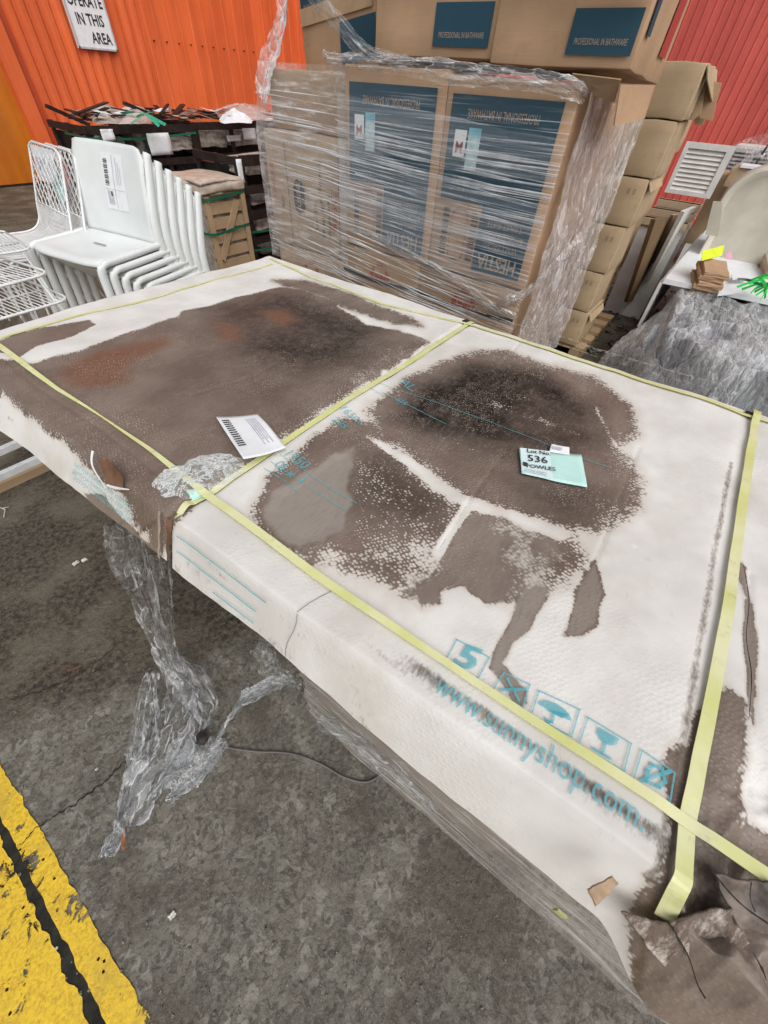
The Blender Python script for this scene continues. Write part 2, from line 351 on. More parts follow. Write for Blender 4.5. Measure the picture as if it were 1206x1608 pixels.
# ---------------------------------------------------------------- ground, line markings
xs = np.unique(np.r_[np.linspace(-60, -2, 12), np.linspace(-2, 6, 33), np.linspace(6, 60, 12)])
gx, gy = np.meshgrid(xs, xs, indexing='ij')
tag(grid('ground', np.stack([gx, gy, gx*0], -1), GROUND, None, False), kind='structure')
def jag(a, b, n, amp, seed):
    a = np.array(a); b = np.array(b); t = np.linspace(0, 1, n)[:, None]; p = a+(b-a)*t; dn = np.array([-(b-a)[1], (b-a)[0]]); dn = dn/np.linalg.norm(dn)
    return p+dn*((fbm(t[:, 0]*n/2.5, t[:, 0]*0, seed, 3)-.5)*2*amp)[:, None]
def strip(name, L, Rr, z, mat, label, th=.002):
    n = len(L); V = [(x, y, z) for x, y in L]+[(x, y, z) for x, y in Rr]
    F = [(i, n+i, n+i+1, i+1) for i in range(n-1)]
    return tag(mk(name, V, F, mat), kind='structure')
def line2(p, q, y0=-1.5, y1=6.0):
    a = pix(p, z=0); b = pix(q, z=0); s = (b[0]-a[0])/(b[1]-a[1]); f = lambda y: (a[0]+s*(y-a[1]), y); return f(y0), f(y1)
e1 = line2((0, 1195), (240, 1608)); e2 = line2((0, 1280), (170, 1608)); e3 = line2((0, 1316), (143, 1608)); 
strip('painted_line', jag(*e2, 700, .005, 1), jag(*e1, 700, .006, 2), .003, YELLOW, '')
L3 = np.array(jag(*e3, 700, .010, 3)); strip('painted_line', L3-np.array([.55, 0]), L3, .003, YELLOW, '')
JOINT = simple('tar_joint', (.020, .019, .014), .8, .35, 30, .6, 90)
strip('tar_joint', np.array(jag(*e3, 400, .004, 5))-np.array([.02, 0]), np.array(jag(*e2, 400, .004, 6))+np.array([.008, 0]), .0012, JOINT, '')
def crack(pts, wd, seed):
    P = np.array([pix(p, z=0)[:2] for p in pts]); L = []; Q = []
    sp = smoothpath([(x, y, 0) for x, y in P], 14); m = len(sp)
    for i, p in enumerate(sp):
        t = (sp[min(i+1, m-1)]-sp[max(i-1, 0)]).normalized(); n = Vector((-t.y, t.x, 0)); o = (random.random()-.5)*.009
        ww = wd*(.35+random.random())*(math.sin(math.pi*(i+.5)/m)**.35); L.append((p.x+n.x*(o+ww/2), p.y+n.y*(o+ww/2))); Q.append((p.x+n.x*(o-ww/2), p.y+n.y*(o-ww/2)))
    strip('ground_crack', L, Q, .0045 if wd < .006 else .002, JOINT, '')
crack([(28, 1330), (70, 1292), (120, 1262), (170, 1222), (215, 1178), (262, 1135)], .0048, 1)
crack([(0, 1105), (80, 1080), (140, 1050), (200, 1000)], .003, 2)

# ---------------------------------------------------------------- warehouse walls
WY = 9.75
def rib_profile(a, b, pitch, depth, flat, top):
    pts = []; x = a
    while x < b:
        pts += [(x, 0), (x+pitch*flat, 0), (x+pitch*(flat+top), depth), (x+pitch*(1-top), depth), ]; x += pitch
    return pts+[(x, 0)]
wr = empty('warehouse_wall', (6, WY, 0)); tag(wr, 'orange ribbed metal warehouse wall behind the dark crates on the left', 'wall')
def wall_sheet(par, mat, axis, a, b, c, z0, z1, pitch, depth, flat, top, sgn, name='wall_sheet'):
    pr = rib_profile(a, b, pitch, depth, flat, top); V = []
    for z in (z0, z1):
        for t, dd in pr: V.append((t, c+sgn*dd, z) if axis == 'x' else (c+sgn*dd, t, z))
    n = len(pr); F = [(i, i+1, n+i+1, n+i) for i in range(n-1)]
    return mk(name, V, F, mat, par)
xdoor = pix((51, 216), y=WY)[0]; xfr = pix((77, 223), y=WY)[0]; xseam = pix((235, 84), y=WY)[0]
# deep ribbed sheets between door and the seam, shallow ribbed sheets beyond it
x = xfr+.10; k = 0
while x < xseam-.05:
    wall_sheet(wr, ORANGE, 'x', x, min(x+.72, xseam)-.02, WY-.002*(k % 2), 0, 5.2, .175, .04, .3, .2, -1); x += .70; k += 1
x = xseam; k = 0
while x < 13:
    wall_sheet(wr, ORANGE, 'x', x, x+.97, WY-.03-.002*(k % 2), 0, 5.2, .25, .018, .86, .045, -1); x += 1.0; k += 1
mb = MB()
for row, zz in ((0, 1.76), (1, .9), (2, 2.9)):
    xx = xseam+.12
    while xx < 9: mb.box((xx-.008, WY-.062, zz-.008), (xx+.008, WY-.03, zz+.008)); xx += .25
tag(mb.obj('screw_row', DARKW, wr), kind='stuff')
MB().box((xdoor, WY-.10, 0), (xfr, WY+.05, 5.2)).obj('door_frame', ORANGE, wr)
MB().box((xfr, WY-.035, 0), (xfr+.11, WY+.02, 5.2)).obj('recess_strip', m_wall('recess_shade_paint', (.55, .08, .022), (.5, .07, .02)), wr)  # dark recess beside the frame, its shade put into a deeper orange
dr = MB().box((xdoor-2.4, WY+.02, .03), (xdoor, WY+.06, 5.2)).obj('door', DOORM, wr)
MB().box((xdoor-.16, WY-.03, 1.28), (xdoor-.13, WY+.02, 1.42)).obj('handle', simple('grey_metal', (.3, .3, .3), .4, .1, 10, metal=.8), dr)
MB().box((xdoor-2.4, WY+.0, 0), (xdoor, WY+.07, .03)).obj('door_sill', DARKW, wr)
WX = 10.2
w2 = empty('far_wall', (WX, 2, 0)); tag(w2, 'coral red ribbed metal wall at the back right of the yard', 'wall')
y = -7.; k = 0
while y < 9.7:
    wall_sheet(w2, CORAL, 'y', y, y+.97-.001, WX+.002*(k % 2), 0, 6.5, .117, .012, .84, .05, -1); y += .936; k += 1
# sign
sg = empty('wall_sign', tuple(pix((150, 40), y=WY-.1)))
tag(sg, 'white enamel sign with black capitals on the orange wall', 'sign')
ys = WY-.075; a = pix((112, 20), y=ys); b = pix((178, 78), y=ys); x0 = pix((118, 58), y=ys)[0]; x1 = pix((184, 78), y=ys)[0]; zb = pix((150, 78), y=ys)[2]
mb = MB().box((x0, ys-.012, zb), (x1, ys+.03, zb+1.0)); plate = mb.obj('plate', PAPER, sg)
mb = MB()
for q in (((x0, ys-.02, zb), (x1, ys-.013, zb+.022)), ((x0, ys-.02, zb), (x0+.022, ys-.013, zb+1.)), ((x1-.022, ys-.02, zb), (x1, ys-.013, zb+1.)), ((x0, ys-.02, zb+.98), (x1, ys-.013, zb+1.))): mb.box(*q)
mb.obj('rim', simple('sign_rim', (.5, .52, .54), .4), sg)
xm = (x0+x1)/2
for i, (s_, zz) in enumerate((('AREA', .10), ('IN THIS', .285), ('OPERATE', .47), ('FORKLIFTS', .66))):
    text('lettering', s_, .165, INK, plate, (xm+(.1 if i == 0 else .0), ys-.0145, zb+zz+.02), (1, 0, 0), (0, 0, 1), sx=.78 if i != 3 else .66, bold=.004)
# ---------------------------------------------------------------- the big strapped carton in front
ZT = .83
def PT(p): return pix(p, z=ZT)[:2]
def psd(x, y, poly):
    """signed distance to a polygon, positive inside (metres)."""
    P = np.asarray(poly); ins = np.zeros(x.shape, bool); dm = np.full(x.shape, 1e9)
    for i in range(len(P)):
        a = P[i-1]; b = P[i]; d = b-a; t = np.clip(((x-a[0])*d[0]+(y-a[1])*d[1])/(d@d+1e-12), 0, 1)
        dm = np.minimum(dm, (x-a[0]-d[0]*t)**2+(y-a[1]-d[1]*t)**2)
        c = ((a[1] > y) != (b[1] > y)) & (x < (b[0]-a[0])*(y-a[1])/(b[1]-a[1]+1e-12)+a[0]); ins ^= c
    dm = np.sqrt(dm); return np.where(ins, dm, -dm)
def pld(x, y, pts):
    P = np.asarray(pts); dm = np.full(x.shape, 1e9)
    for i in range(1, len(P)):
        a = P[i-1]; b = P[i]; d = b-a; t = np.clip(((x-a[0])*d[0]+(y-a[1])*d[1])/(d@d+1e-12), 0, 1)
        dm = np.minimum(dm, (x-a[0]-d[0]*t)**2+(y-a[1]-d[1]*t)**2)
    return np.sqrt(dm)
def W(pts): return np.array([PT(p) for p in pts])
ST_L = W([(-120, 590), (0, 566), (58, 571), (83, 564), (124, 555), (178, 537), (232, 520), (282, 499), (290, 489), (332, 481), (365, 470), (439, 452), (470, 456), (520, 478), (575, 510), (650, 528), (672, 540), (600, 586), (560, 612), (505, 647), (440, 690), (330, 763), (275, 815), (251, 872), (214, 816), (190, 775), (137, 731), (99, 687), (62, 664), (0, 612), (-120, 680)])
ST_LF = W([(130, 775), (165, 778), (200, 822), (250, 868), (225, 880), (150, 815)])
ST_R1 = W([(585, 648), (645, 595), (700, 572), (745, 556), (800, 556), (860, 578), (930, 590), (985, 635), (992, 675), (962, 700), (997, 745), (990, 790), (962, 812), (900, 828), (860, 812), (800, 800), (735, 780), (690, 745), (640, 705), (600, 685)])
ST_R2 = W([(405, 790), (425, 748), (470, 715), (500, 685), (540, 660), (585, 668), (625, 712), (670, 768), (725, 800), (700, 838), (660, 850), (640, 880), (585, 875), (520, 855), (480, 868), (440, 850), (412, 822)])
PUD1 = W([(413, 800), (425, 768), (470, 745), (515, 712), (560, 700), (555, 760), (548, 800), (540, 830), (510, 850), (470, 860), (430, 842)])
ST_R3 = W([(690, 862), (742, 806), (800, 812), (872, 842), (885, 872), (850, 903), (835, 930), (770, 948), (725, 918), (692, 925), (692, 945), (662, 952), (635, 930), (645, 905), (672, 900)])
ST_R4 = W([(838, 900), (862, 925), (830, 990), (806, 1010), (790, 1040), (828, 1085), (832, 1105), (815, 1108), (772, 1045), (782, 1010), (800, 985), (812, 945)])
ST_R5 = W([(936, 878), (948, 930), (935, 982), (910, 1001), (886, 997), (898, 960), (908, 920)])
ST_R6 = W([(1062, 1180), (1085, 1150), (1120, 1095), (1145, 1085), (1168, 1105), (1160, 1180), (1150, 1230), (1160, 1290), (1260, 1330), (1260, 1700), (1000, 1700), (985, 1440), (1000, 1405), (1050, 1390), (1058, 1270), (1035, 1200)])
ST_R7 = W([(1152, 868), (1172, 890), (1178, 940), (1186, 1030), (1180, 1140), (1170, 1090), (1164, 1000), (1172, 940), (1158, 900)])
ST_FAR = W([(430, 440), (480, 462), (540, 485), (610, 505), (660, 515), (640, 500), (560, 470), (500, 450), (470, 440)])
ST_END = W([(-40, 545), (60, 518), (140, 505), (150, 512), (110, 530), (60, 545), (30, 560)])
RUST = [W([(90, 590), (140, 560), (200, 545), (262, 535), (272, 545), (205, 575), (200, 600), (140, 612), (110, 608)]), W([(335, 508), (375, 515), (378, 538), (350, 536)]), W([(412, 490), (450, 488), (465, 505), (440, 512)])]
DARKC = [(W([(330, 480), (440, 458), (560, 500), (610, 520), (560, 575), (480, 590), (380, 560), (345, 520)]), 0.10, .8), (W([(615, 655), (660, 605), (740, 575), (850, 585), (940, 640), (935, 690), (880, 715), (760, 712), (690, 690)]), .05, 1.), (W([(690, 640), (780, 640), (860, 690), (800, 705), (720, 690)]), .03, 1.25), (W([(560, 700), (640, 720), (720, 790), (690, 835), (600, 820), (555, 780)]), .05, .5), (W([(800, 740), (930, 760), (970, 800), (900, 820), (820, 790)]), .05, .5), (W([(300, 560), (480, 600), (470, 690), (380, 640), (260, 620)]), .08, .35)]
RIDGE = [(W([(580, 690), (640, 725), (733, 786), (800, 808), (880, 838)]), .017), (W([(735, 790), (705, 835), (688, 866)]), .008), (W([(672, 680), (740, 706), (810, 728)]), .005), (W([(760, 612), (800, 620), (830, 628)]), .005), (W([(600, 600), (520, 655), (470, 690)]), .003), (W([(935, 640), (968, 700)]), .004), (W([(905, 830), (935, 870)]), .004)]
CREASE = [W([(8, 565), (60, 610), (159, 674), (241, 739)]), W([(300, 620), (400, 590), (520, 520)]), W([(830, 520), (800, 560), (720, 640)]), W([(800, 700), (735, 790), (690, 860)]), W([(1005, 700), (960, 820), (935, 880)]), W([(1000, 860), (1015, 875)]), W([(1180, 900), (1172, 1000), (1182, 1130)])]
NSTR = W([(-60, 505), (0, 545), (320, 775), (700, 1040), (1072, 1295)])
FSTR = W([(432, 413), (560, 466), (735, 510), (1185, 655)])
PAT1 = W([(545, 715), (600, 722), (670, 770), (720, 800), (700, 840), (640, 862), (618, 905), (560, 880), (545, 820)])
PAT2 = W([(755, 815), (800, 806), (900, 845), (935, 875), (900, 915), (850, 940), (790, 950), (765, 900)])
PAT5 = W([(470, 862), (560, 868), (700, 838), (720, 850), (690, 900), (655, 945), (600, 925), (540, 900), (480, 880)])
PAT6 = W([(640, 520), (690, 530), (600, 590), (480, 665), (400, 715), (430, 680), (540, 600), (590, 560)])
PAT3 = W([(760, 640), (860, 670), (960, 700), (940, 690), (860, 655), (770, 625)]); PAT4 = W([(560, 600), (700, 540), (900, 570), (1000, 640), (1000, 820), (880, 840), (760, 790), (900, 780), (960, 720), (900, 620), (760, 580), (640, 640)])
def hgt(x, y):
    x = np.asarray(x, float); y = np.asarray(y, float)
    z = ZT+(fbm(x*3.1, y*3.1, 3, 3)-.5)*.020+(fbm(x*11, y*11, 5, 3)-.5)*.005
    for p, wd in RIDGE: z = z+.004*np.exp(-(pld(x, y, p)/(wd+.02))**2)
    for p in CREASE: z = z-.002*np.exp(-(pld(x, y, p)/.006)**2)
    z = z-.010*np.exp(-((y-.655)/.012)**2)-.004*np.exp(-((y+.305)/.02)**2)
    z = z-.005*np.exp(-((x-.29)/.04)**2)*np.clip((x-.2)/.1, 0, 1)
    z = z-.006*np.clip(psd(x, y, PUD1)/.03, 0, 1)
    return z
def crumple(P):
    """wet, collapsed corner at the near right end of the carton."""
    x, y, z = P[..., 0], P[..., 1], P[..., 2]
    k = np.clip((-.285-y)/.10, 0, 1)*np.clip((.50-x)/.22, 0, 1)
    k = k*k*(3-2*k)
    r1 = ridged(x*5.5+y*2.5, y*5.5-x*2, 31, 3)-.5; r2 = ridged(x*12+3, y*10, 41, 3)-.5
    P[..., 2] = z-k*(.03+.09*np.clip((.36-x)/.2, 0, 1)*np.clip((x-.17)/.07, 0, 1))+k*(r1*.07+r2*.04+.03*(ridged(x*26+y*9, y*24, 57, 2)-.5))*np.clip((x-.15)/.06, .25, 1); P[..., 0] = x+k*(r1*.03)-k*.035; P[..., 1] = y+k*r1*.03
    return P
# near flange outlines: crease on top, lower hem hanging outside
hemL = [pix(p, z=zz) for p, zz in (((-60, 640), .80), ((2, 679), .79), ((50, 712), .785), ((119, 771), .78), ((159, 801), .775), ((210, 840), .772), ((251, 871), .772))]
hemR = [pix(p, z=zz) for p, zz in (((256, 878), .772), ((330, 940), .78), ((430, 1016), .796), ((560, 1130), .79), ((660, 1215), .788), ((800, 1325), .78), ((930, 1435), .775), ((1000, 1500), .77), ((1120, 1600), .76))]
hemL = [np.array([0, 0, CAM_H])+(h-np.array([0, 0, CAM_H]))*(CAM_H-(h[2]-.055))/(CAM_H-h[2]) for h in hemL]
hemR = [np.array([0, 0, CAM_H])+(h-np.array([0, 0, CAM_H]))*(CAM_H-(h[2]-.075))/(CAM_H-h[2]) for h in hemR]
cr_y = [-1.2, -.26, -.14, .05, .29, .59, .66, .9, 1.2, 1.85]; cr_x = [.222, .219, .217, .211, .202, .200, .192, .19, .19, .2]
def hem_at(hem, y):
    H = np.array(sorted([tuple(h) for h in hem], key=lambda h: h[1])); return np.interp(y, H[:, 1], H[:, 0]), np.interp(y, H[:, 1], H[:, 2])
XF = 1.535
def lid_points(y0, y1, hem, ny, nx=330):
    ys_ = np.linspace(y0, y1, ny); P = np.zeros((ny, nx+22, 3))
    xc = np.interp(ys_, cr_y, cr_x); xb, zb_ = hem_at(hem, ys_)
    wob = (fbm(ys_*9, ys_*0, 61, 3)-.5)*.004
    for j in range(12):
        t = j/12; tj = t if j < 11 else .985; P[:, j, 0] = xb+(xc-xb)*tj; P[:, j, 1] = ys_
    tt = np.linspace(0, 1, nx); tt[1] = .0012
    for j, t in enumerate(tt): P[:, 12+j, 0] = xc+(XF-xc)*t; P[:, 12+j, 1] = ys_
    for j in range(10):
        P[:, 12+nx+j, 0] = XF+.012*math.sin((j+1)/10*1.5); P[:, 12+nx+j, 1] = ys_
    X, Y = P[..., 0], P[..., 1]; zz = hgt(X, Y); P[..., 2] = zz
    ze = hgt(xc+.0, ys_)
    for j in range(12):
        t = j/12 if j < 11 else .985; P[:, j, 2] = zb_+(ze-zb_)*t+.003*math.sin(math.pi*t)+(fbm(ys_*7, ys_*0+t*2, 71, 3)-.5)*.005*(1-t)+wob*(1-t)
        P[:, j, 0] += (fbm(ys_*8, ys_*0+t, 73, 3)-.5)*.007*(1-t)
    P[:, 12, 2] -= .001
    for j in range(10):
        P[:, 12+nx+j, 2] = hgt(np.full(ny, XF), ys_)-.17*(j+1)/10
    # rounded shoulder
    ed = np.clip((XF-P[:, 12:12+nx, 0])/.02, 0, 1); P[:, 12:12+nx, 2] -= .008*(1-ed)**2
    return P
def end_round(P, at_high):
    y = P[..., 1]; e = (P[..., 1].max()-y) if at_high else (y-P[..., 1].min()); P[..., 2] -= .05*np.clip(1-e/.055, 0, 1)**2.2; return P

def m_carton():
    k = N('white_embossed_carton'); A = k.attr('stain'); r, g, b = k.sep(A.outputs['Color'])[:3]; dirt = A.outputs['Alpha']; P2 = k.attr('puddle').outputs['Fac']
    dots = k.vor(150, 'F1', k.map((1, .8, 1), (0, 0, .5)), rnd=.55); n1 = k.noise(38, 6, .7); n2 = k.noise(7, 5); n3 = k.noise(160, 4, .7)
    rag = k.ma('ADD', k.ma('MULTIPLY', k.ma('SUBTRACT', n1, .5), .7), k.ma('MULTIPLY', k.ma('SUBTRACT', dots, .36), k.ma('SUBTRACT', .75, k.ma('MULTIPLY', P2, .85))))
    soft = k.step(k.ma('ABSOLUTE', k.ma('SUBTRACT', r, .5)), .02, .5, 1., .0)
    mask = k.step(k.ma('ADD', r, k.ma('MULTIPLY', rag, k.ma('ADD', k.ma('MULTIPLY', soft, .95), .12))), .38, .62)
    dry = k.mix(k.step(n2, .3, .72), (.645, .625, .59), (.76, .745, .715))
    dry = k.mix(k.ma('MULTIPLY', k.step(n3, .6, .75), .22), dry, (.42, .39, .35))
    dry = k.mix(k.ma('MULTIPLY', k.step(k.noise(3.1, 5, .65, k.map(loc=(4, 2, 1))), .50, .72), .45), dry, (.52, .465, .39))
    wet = k.mix(k.step(n2, .3, .7), (.160, .118, .095), (.225, .174, .144))
    wet = k.mix(k.ma('MULTIPLY', k.step(dots, .12, .4, 1., 0.), k.step(n2, .35, .65, .15, .55)), wet, (.30, .245, .20))
    dk = k.ma('MULTIPLY', g, k.step(n1, .25, .6, .55, 1.))
    wet = k.mix(k.ma('MINIMUM', dk, 1.), wet, k.mix(k.step(dots, .12, .45), (.060, .046, .036), (.018, .013, .010)))
    wet = k.mix(k.ma('MULTIPLY', b, .8), wet, (.19, .086, .05))
    wet = k.mix(k.ma('MULTIPLY', k.step(P2, .3, 1.), .85), wet, (.31, .272, .235))  # paler puddle tone: the sky's reflection mixed into the colour
    grain = k.noise(1, 4, .65, k.map((34, 150, 34))); wet = k.mix(k.ma('MULTIPLY', k.step(grain, .5, .75), .20), wet, (.30, .25, .21)); wet = k.mix(k.ma('MULTIPLY', k.step(grain, .5, .28), .22), wet, (.07, .052, .042))
    wet = k.mix(k.ma('MULTIPLY', k.ma('MULTIPLY', k.step(dots, .10, .28, 1., 0.), k.step(k.noise(4.2, 5, .65), .40, .64)), k.ma('SUBTRACT', .75, P2)), wet, (.50, .44, .38))
    dry = k.mix(k.step(r, .0, .42, 0., .5), dry, (.50, .43, .36))
    scuff = k.noise(1, 6, .7, k.map((26, 90, 26), (0, 0, .2))); dry = k.mix(k.ma('MULTIPLY', k.step(scuff, .62, .74), .45), dry, (.46, .43, .39))
    col = k.mix(mask, dry, wet)
    rim = k.ma('MULTIPLY', k.step(r, .42, .5), k.step(r, .5, .6, 1., 0.)); col = k.mix(k.ma('MULTIPLY', rim, .28), col, (.10, .07, .05))
    tick = k.noise(1, 4, .6, k.map((95, 200, 30))); dmk = k.step(k.ma('ADD', dirt, k.ma('ADD', k.ma('MULTIPLY', k.ma('SUBTRACT', tick, .5), .75), k.ma('MULTIPLY', k.ma('SUBTRACT', n1, .5), .7))), .38, .95)
    col = k.mix(k.ma('MULTIPLY', dmk, .82), col, k.mix(k.step(n2, .4, .6), (.05, .038, .026), (.15, .105, .065)))
    rgh = k.ma('SUBTRACT', .74, k.ma('MULTIPLY', mask, k.ma('ADD', .24, k.ma('MULTIPLY', P2, .22))))
    k.bs(Base_Color=col, Roughness=rgh); k.set(k.b.inputs['Specular IOR Level'], k.ma('ADD', .14, k.ma('MULTIPLY', P2, .3)))
    flat = k.ma('SUBTRACT', 1., k.ma('MULTIPLY', P2, .85))
    h = k.ma('ADD', k.ma('MULTIPLY', k.step(dots, .1, .6, 1., 0.), k.ma('MULTIPLY', flat, k.ma('ADD', k.step(k.noise(2.6, 3), .4, .65, .05, .38), k.ma('MULTIPLY', mask, .6)))), k.ma('MULTIPLY', n1, .45))
    k.bump(h, .5, .002); return k.m
CARTON = m_carton()
def paint_stains(o, P):
    # stains lie in the skin of the sheet: hem points take the value of the sheet unfolded flat
    r = np.array([0, 0, CAM_H]); Q = P.reshape(-1, 3); t = (ZT-CAM_H)/(Q[:, 2]-CAM_H); t = np.where(Q[:, 2] < ZT-.02, t, 1.)
    x = Q[:, 0]*t; y = Q[:, 1]*t; n = len(x)
    wob = (fbm(x*28, y*28, 11, 4)-.5)*.022; wet = np.zeros(n); pud = np.zeros(n)
    for poly, soft in ((ST_L, .018), (ST_LF, .006), (ST_R1, .060), (ST_R2, .035), (PUD1, .008), (ST_R3, .012), (ST_R4, .007), (ST_R5, .006), (ST_R6, .016), (ST_R7, .006), (ST_FAR, .05), (ST_END, .012)):
        wet = np.maximum(wet, np.clip(.5+(psd(x, y, poly)+wob*(.5 if soft < .01 else 1.))/(2*soft), 0, 1))
    fn = fbm(x*9, y*9, 19, 3)-.5
    for poly, tgt, ff, grow_ in ((PAT1, .60, .05, 0), (PAT2, .52, .05, 1), (PAT3, .55, .04, 0), (PAT4, .72, .07, 0), (PAT5, .40, .05, 1), (PAT6, .62, .05, 0)):
        m_ = np.clip(.5+(psd(x, y, poly)+wob)/ff, 0, 1); tv = tgt+fn*.42; wet = wet*(1-m_)+m_*(np.maximum(wet, 0)*0+tv if grow_ else np.minimum(wet, tv))
    wet = np.clip(wet, 0, 1)
    for poly, wd in RIDGE: wet = wet*(1-np.clip(1.35-pld(x+wob*.5, y, poly)/(wd+.002*(wd < .01)), 0, 1)*(.85 if wd > .007 else .42)*np.clip(.25+1.3*fbm(x*16, y*16, 55, 3), .3, 1))
    wet = np.where(x > 1.47, wet*.3, wet)
    pud = np.maximum(np.clip(.5+(psd(x, y, PUD1)+wob*1.6-.004)/.022, 0, 1), np.clip(.5+psd(x, y, ST_R5)/.01, 0, 1)*.7); 
    for q, a_ in ((ST_R3, .55), (ST_R4, .8), (ST_R6, .45), (ST_R7, .7), (ST_LF, .6)): pud = np.maximum(pud, np.clip(.8+psd(x, y, q)/.02, 0, 1)*a_)
    dark = np.zeros(n)
    for poly, soft, amt in DARKC: dark = np.maximum(dark, amt*np.clip(.5+(psd(x, y, poly)+wob)/(2*soft), 0, 1))
    dark = np.clip(dark*np.clip(.45+1.1*fbm(x*5, y*5, 77, 3), 0, 1.2), 0, 1); dark *= (1-pud*.9)
    rust = np.zeros(n)
    for poly in RUST: rust = np.maximum(rust, np.clip(.5+(psd(x, y, poly)+wob)/.05, 0, 1))
    # mould and grime gathered along the straps
    dn = pld(x, y, NSTR); side = x-np.interp(y, NSTR[::-1, 1], NSTR[::-1, 0]); grow = np.clip((.85-y)/.9, .55, 1.)
    dirt = np.exp(-((side+.030)/.014)**2)*(.30+.85*fbm(y*14, x*9, 91, 3))*np.clip((.35-y)/.35, .35, 1.)*(y < .62)+.5*np.exp(-((side+.052)/.012)**2)*(y < .62)*np.clip((.35-y)/.35+.4, .5, 1.)*fbm(y*5, x*0, 94, 2)*1.6
    dirt = np.maximum(dirt, .55*np.exp(-(pld(x, y, FSTR)/.016)**2)*fbm(y*13, x*9, 92, 3)*1.2); dirt = np.maximum(dirt, np.exp(-((y+.285)/.010)**2)*.75*(x < 1.2))
    dirt = np.maximum(dirt, .8*np.exp(-((y-.655)/.012)**2))
    for c in CREASE: dirt = np.maximum(dirt, .52*np.exp(-(pld(x, y, c)/.004)**2))
    hm = Q[:, 2] < ZT-.012; sc1 = ridged(Q[:, 1]*7, Q[:, 2]*30, 101, 4); dirt = np.where(hm, np.maximum(dirt, np.clip((fbm(Q[:, 1]*5, Q[:, 2]*14, 103, 4)-.55)*2.6, 0, .42)+.5*np.clip((sc1-.80)*6, 0, 1)*(fbm(Q[:, 1]*3, Q[:, 2]*3, 105) > .5)), dirt)
    col = np.stack([wet, np.clip(dark, 0, 1), np.clip(rust, 0, 1), np.clip(dirt, 0, 1)], -1).astype(np.float32)
    a = o.data.attributes.new('stain', 'FLOAT_COLOR', 'POINT'); a.data.foreach_set('color', col.ravel())
    a = o.data.attributes.new('puddle', 'FLOAT', 'POINT'); a.data.foreach_set('value', pud.astype(np.float32))

big = empty('strapped_carton', (.9, .6, 0)); tag(big, 'long white carton with brown water stains and yellow straps in the foreground', 'carton')
PL = end_round(lid_points(.652, 1.845, hemL, 300), True); PL[..., 2] += .004
PL[:, :12, 0] += 0
# left lid: torn, lifted corner by the middle strap
o = grid('lid', PL, CARTON, big); o['label'] = 'brown soaked half of the carton lid'; paint_stains(o, PL)
PR = end_round(crumple(lid_points(-.66, .645, hemR, 380)), False); o = grid('lid', PR, CARTON, big); o['label'] = 'white half of the carton lid with dark stains'; paint_stains(o, PR)
# carton body under the lids, wrapped in film, on a timber pallet
BODY = m_cardboard('dirty_brown_board', (.30, .25, .205), .6)
carton_body('box_body', (.232, -.24, .16), (1.50, .33, .80), BODY, big, .01, .004, 3)
carton_body('box_body', (.52, -.62, .16), (1.50, -.25, .785), BODY, big, .01, .004, 5)
carton_body('box_body', (.36, .335, .16), (1.50, 1.79, .80), BODY, big, .01, .004, 4)
WFILM = m_film('wrap_on_carton_side', .10, .6, (14, 3, 60), (0, 0, 0), (.45, .7), (.72, .68, .64))
ny = 160; ysb = np.linspace(-.62, .34, ny); nz = 26; P = np.zeros((ny, nz, 3))
for j in range(nz):
    t = j/(nz-1); z = .15+.56*t; P[:, j, 1] = ysb; P[:, j, 2] = z+(fbm(ysb*4, ysb*0+t, 7)-.5)*.02
    P[:, j, 0] = .222-.022*ridged(ysb*3+t*2, ysb*0+t*9+ysb*1.2, 9, 4)-.01*(1-t)
grid('film_wrap', P, WFILM, big)
for yy in (-.5, .2, 1.2, 1.7): MB().box((.36, yy-.05, .0), (1.48, yy+.05, .155)).obj('pallet_bearer', WOOD, big)
# straps: flat polyester bands with real thickness
def ribbon(name, pts, wd, mat, parent, side=None, th=.0012, n=10, tw=None):
    sp = smoothpath(pts, n); V = []; m = len(sp); wds = wd if hasattr(wd, '__len__') else [wd]
    for i, p in enumerate(sp):
        t = (sp[min(i+1, m-1)]-sp[max(i-1, 0)]).normalized(); s_ = Vector(side)-t*Vector(side).dot(t); s_.normalize(); nn = s_.cross(t).normalized()
        if nn.z < 0 and abs(nn.z) > .05: nn = -nn
        ww = np.interp(i/(m-1), np.linspace(0, 1, len(wds)), wds)/2
        if tw is not None:
            a = tw(i/(m-1)); s_, nn = s_*math.cos(a)+nn*math.sin(a), nn*math.cos(a)-s_*math.sin(a)
        for a, b in ((-1, 0), (1, 0), (1, 1), (-1, 1)): V.append(p+s_*(a*ww)+nn*(b*th))
    F = [(0, 1, 2, 3), tuple(4*(m-1)+k for k in (3, 2, 1, 0))]
    for i in range(m-1):
        for k in range(4): F.append((4*i+k, 4*i+(k+1) % 4, 4*i+4+(k+1) % 4, 4*i+4+k))
    return mk(name, V, F, mat, parent, False)
def on_top(pts, off=.005, n=26):
    P = np.array(pts); t = np.linspace(0, 1, len(P)); tt = np.linspace(0, 1, n)
    x = np.interp(tt, t, P[:, 0]); y = np.interp(tt, t, P[:, 1]); return [(a, b, float(hgt(a, b))+off) for a, b in zip(x, y)]
ln = W([(-80, 487), (0, 545), (90, 612), (160, 655), (235, 705), (320, 772), (500, 905), (700, 1040), (880, 1162), (1072, 1290), (1206, 1382), (1290, 1440)])
ribbon('strap', on_top(ln, .009, 60), [.018, .018, .011, .004, .010, .018, .017, .013, .014, .016, .018, .018], STRAP, big, (1, 0, 0), n=3, tw=lambda t: .9*math.exp(-((t-.2)/.05)**2))
fs = W([(425, 408), (500, 442), (600, 480), (735, 511), (900, 563), (1000, 595), (1185, 657), (1300, 694)])
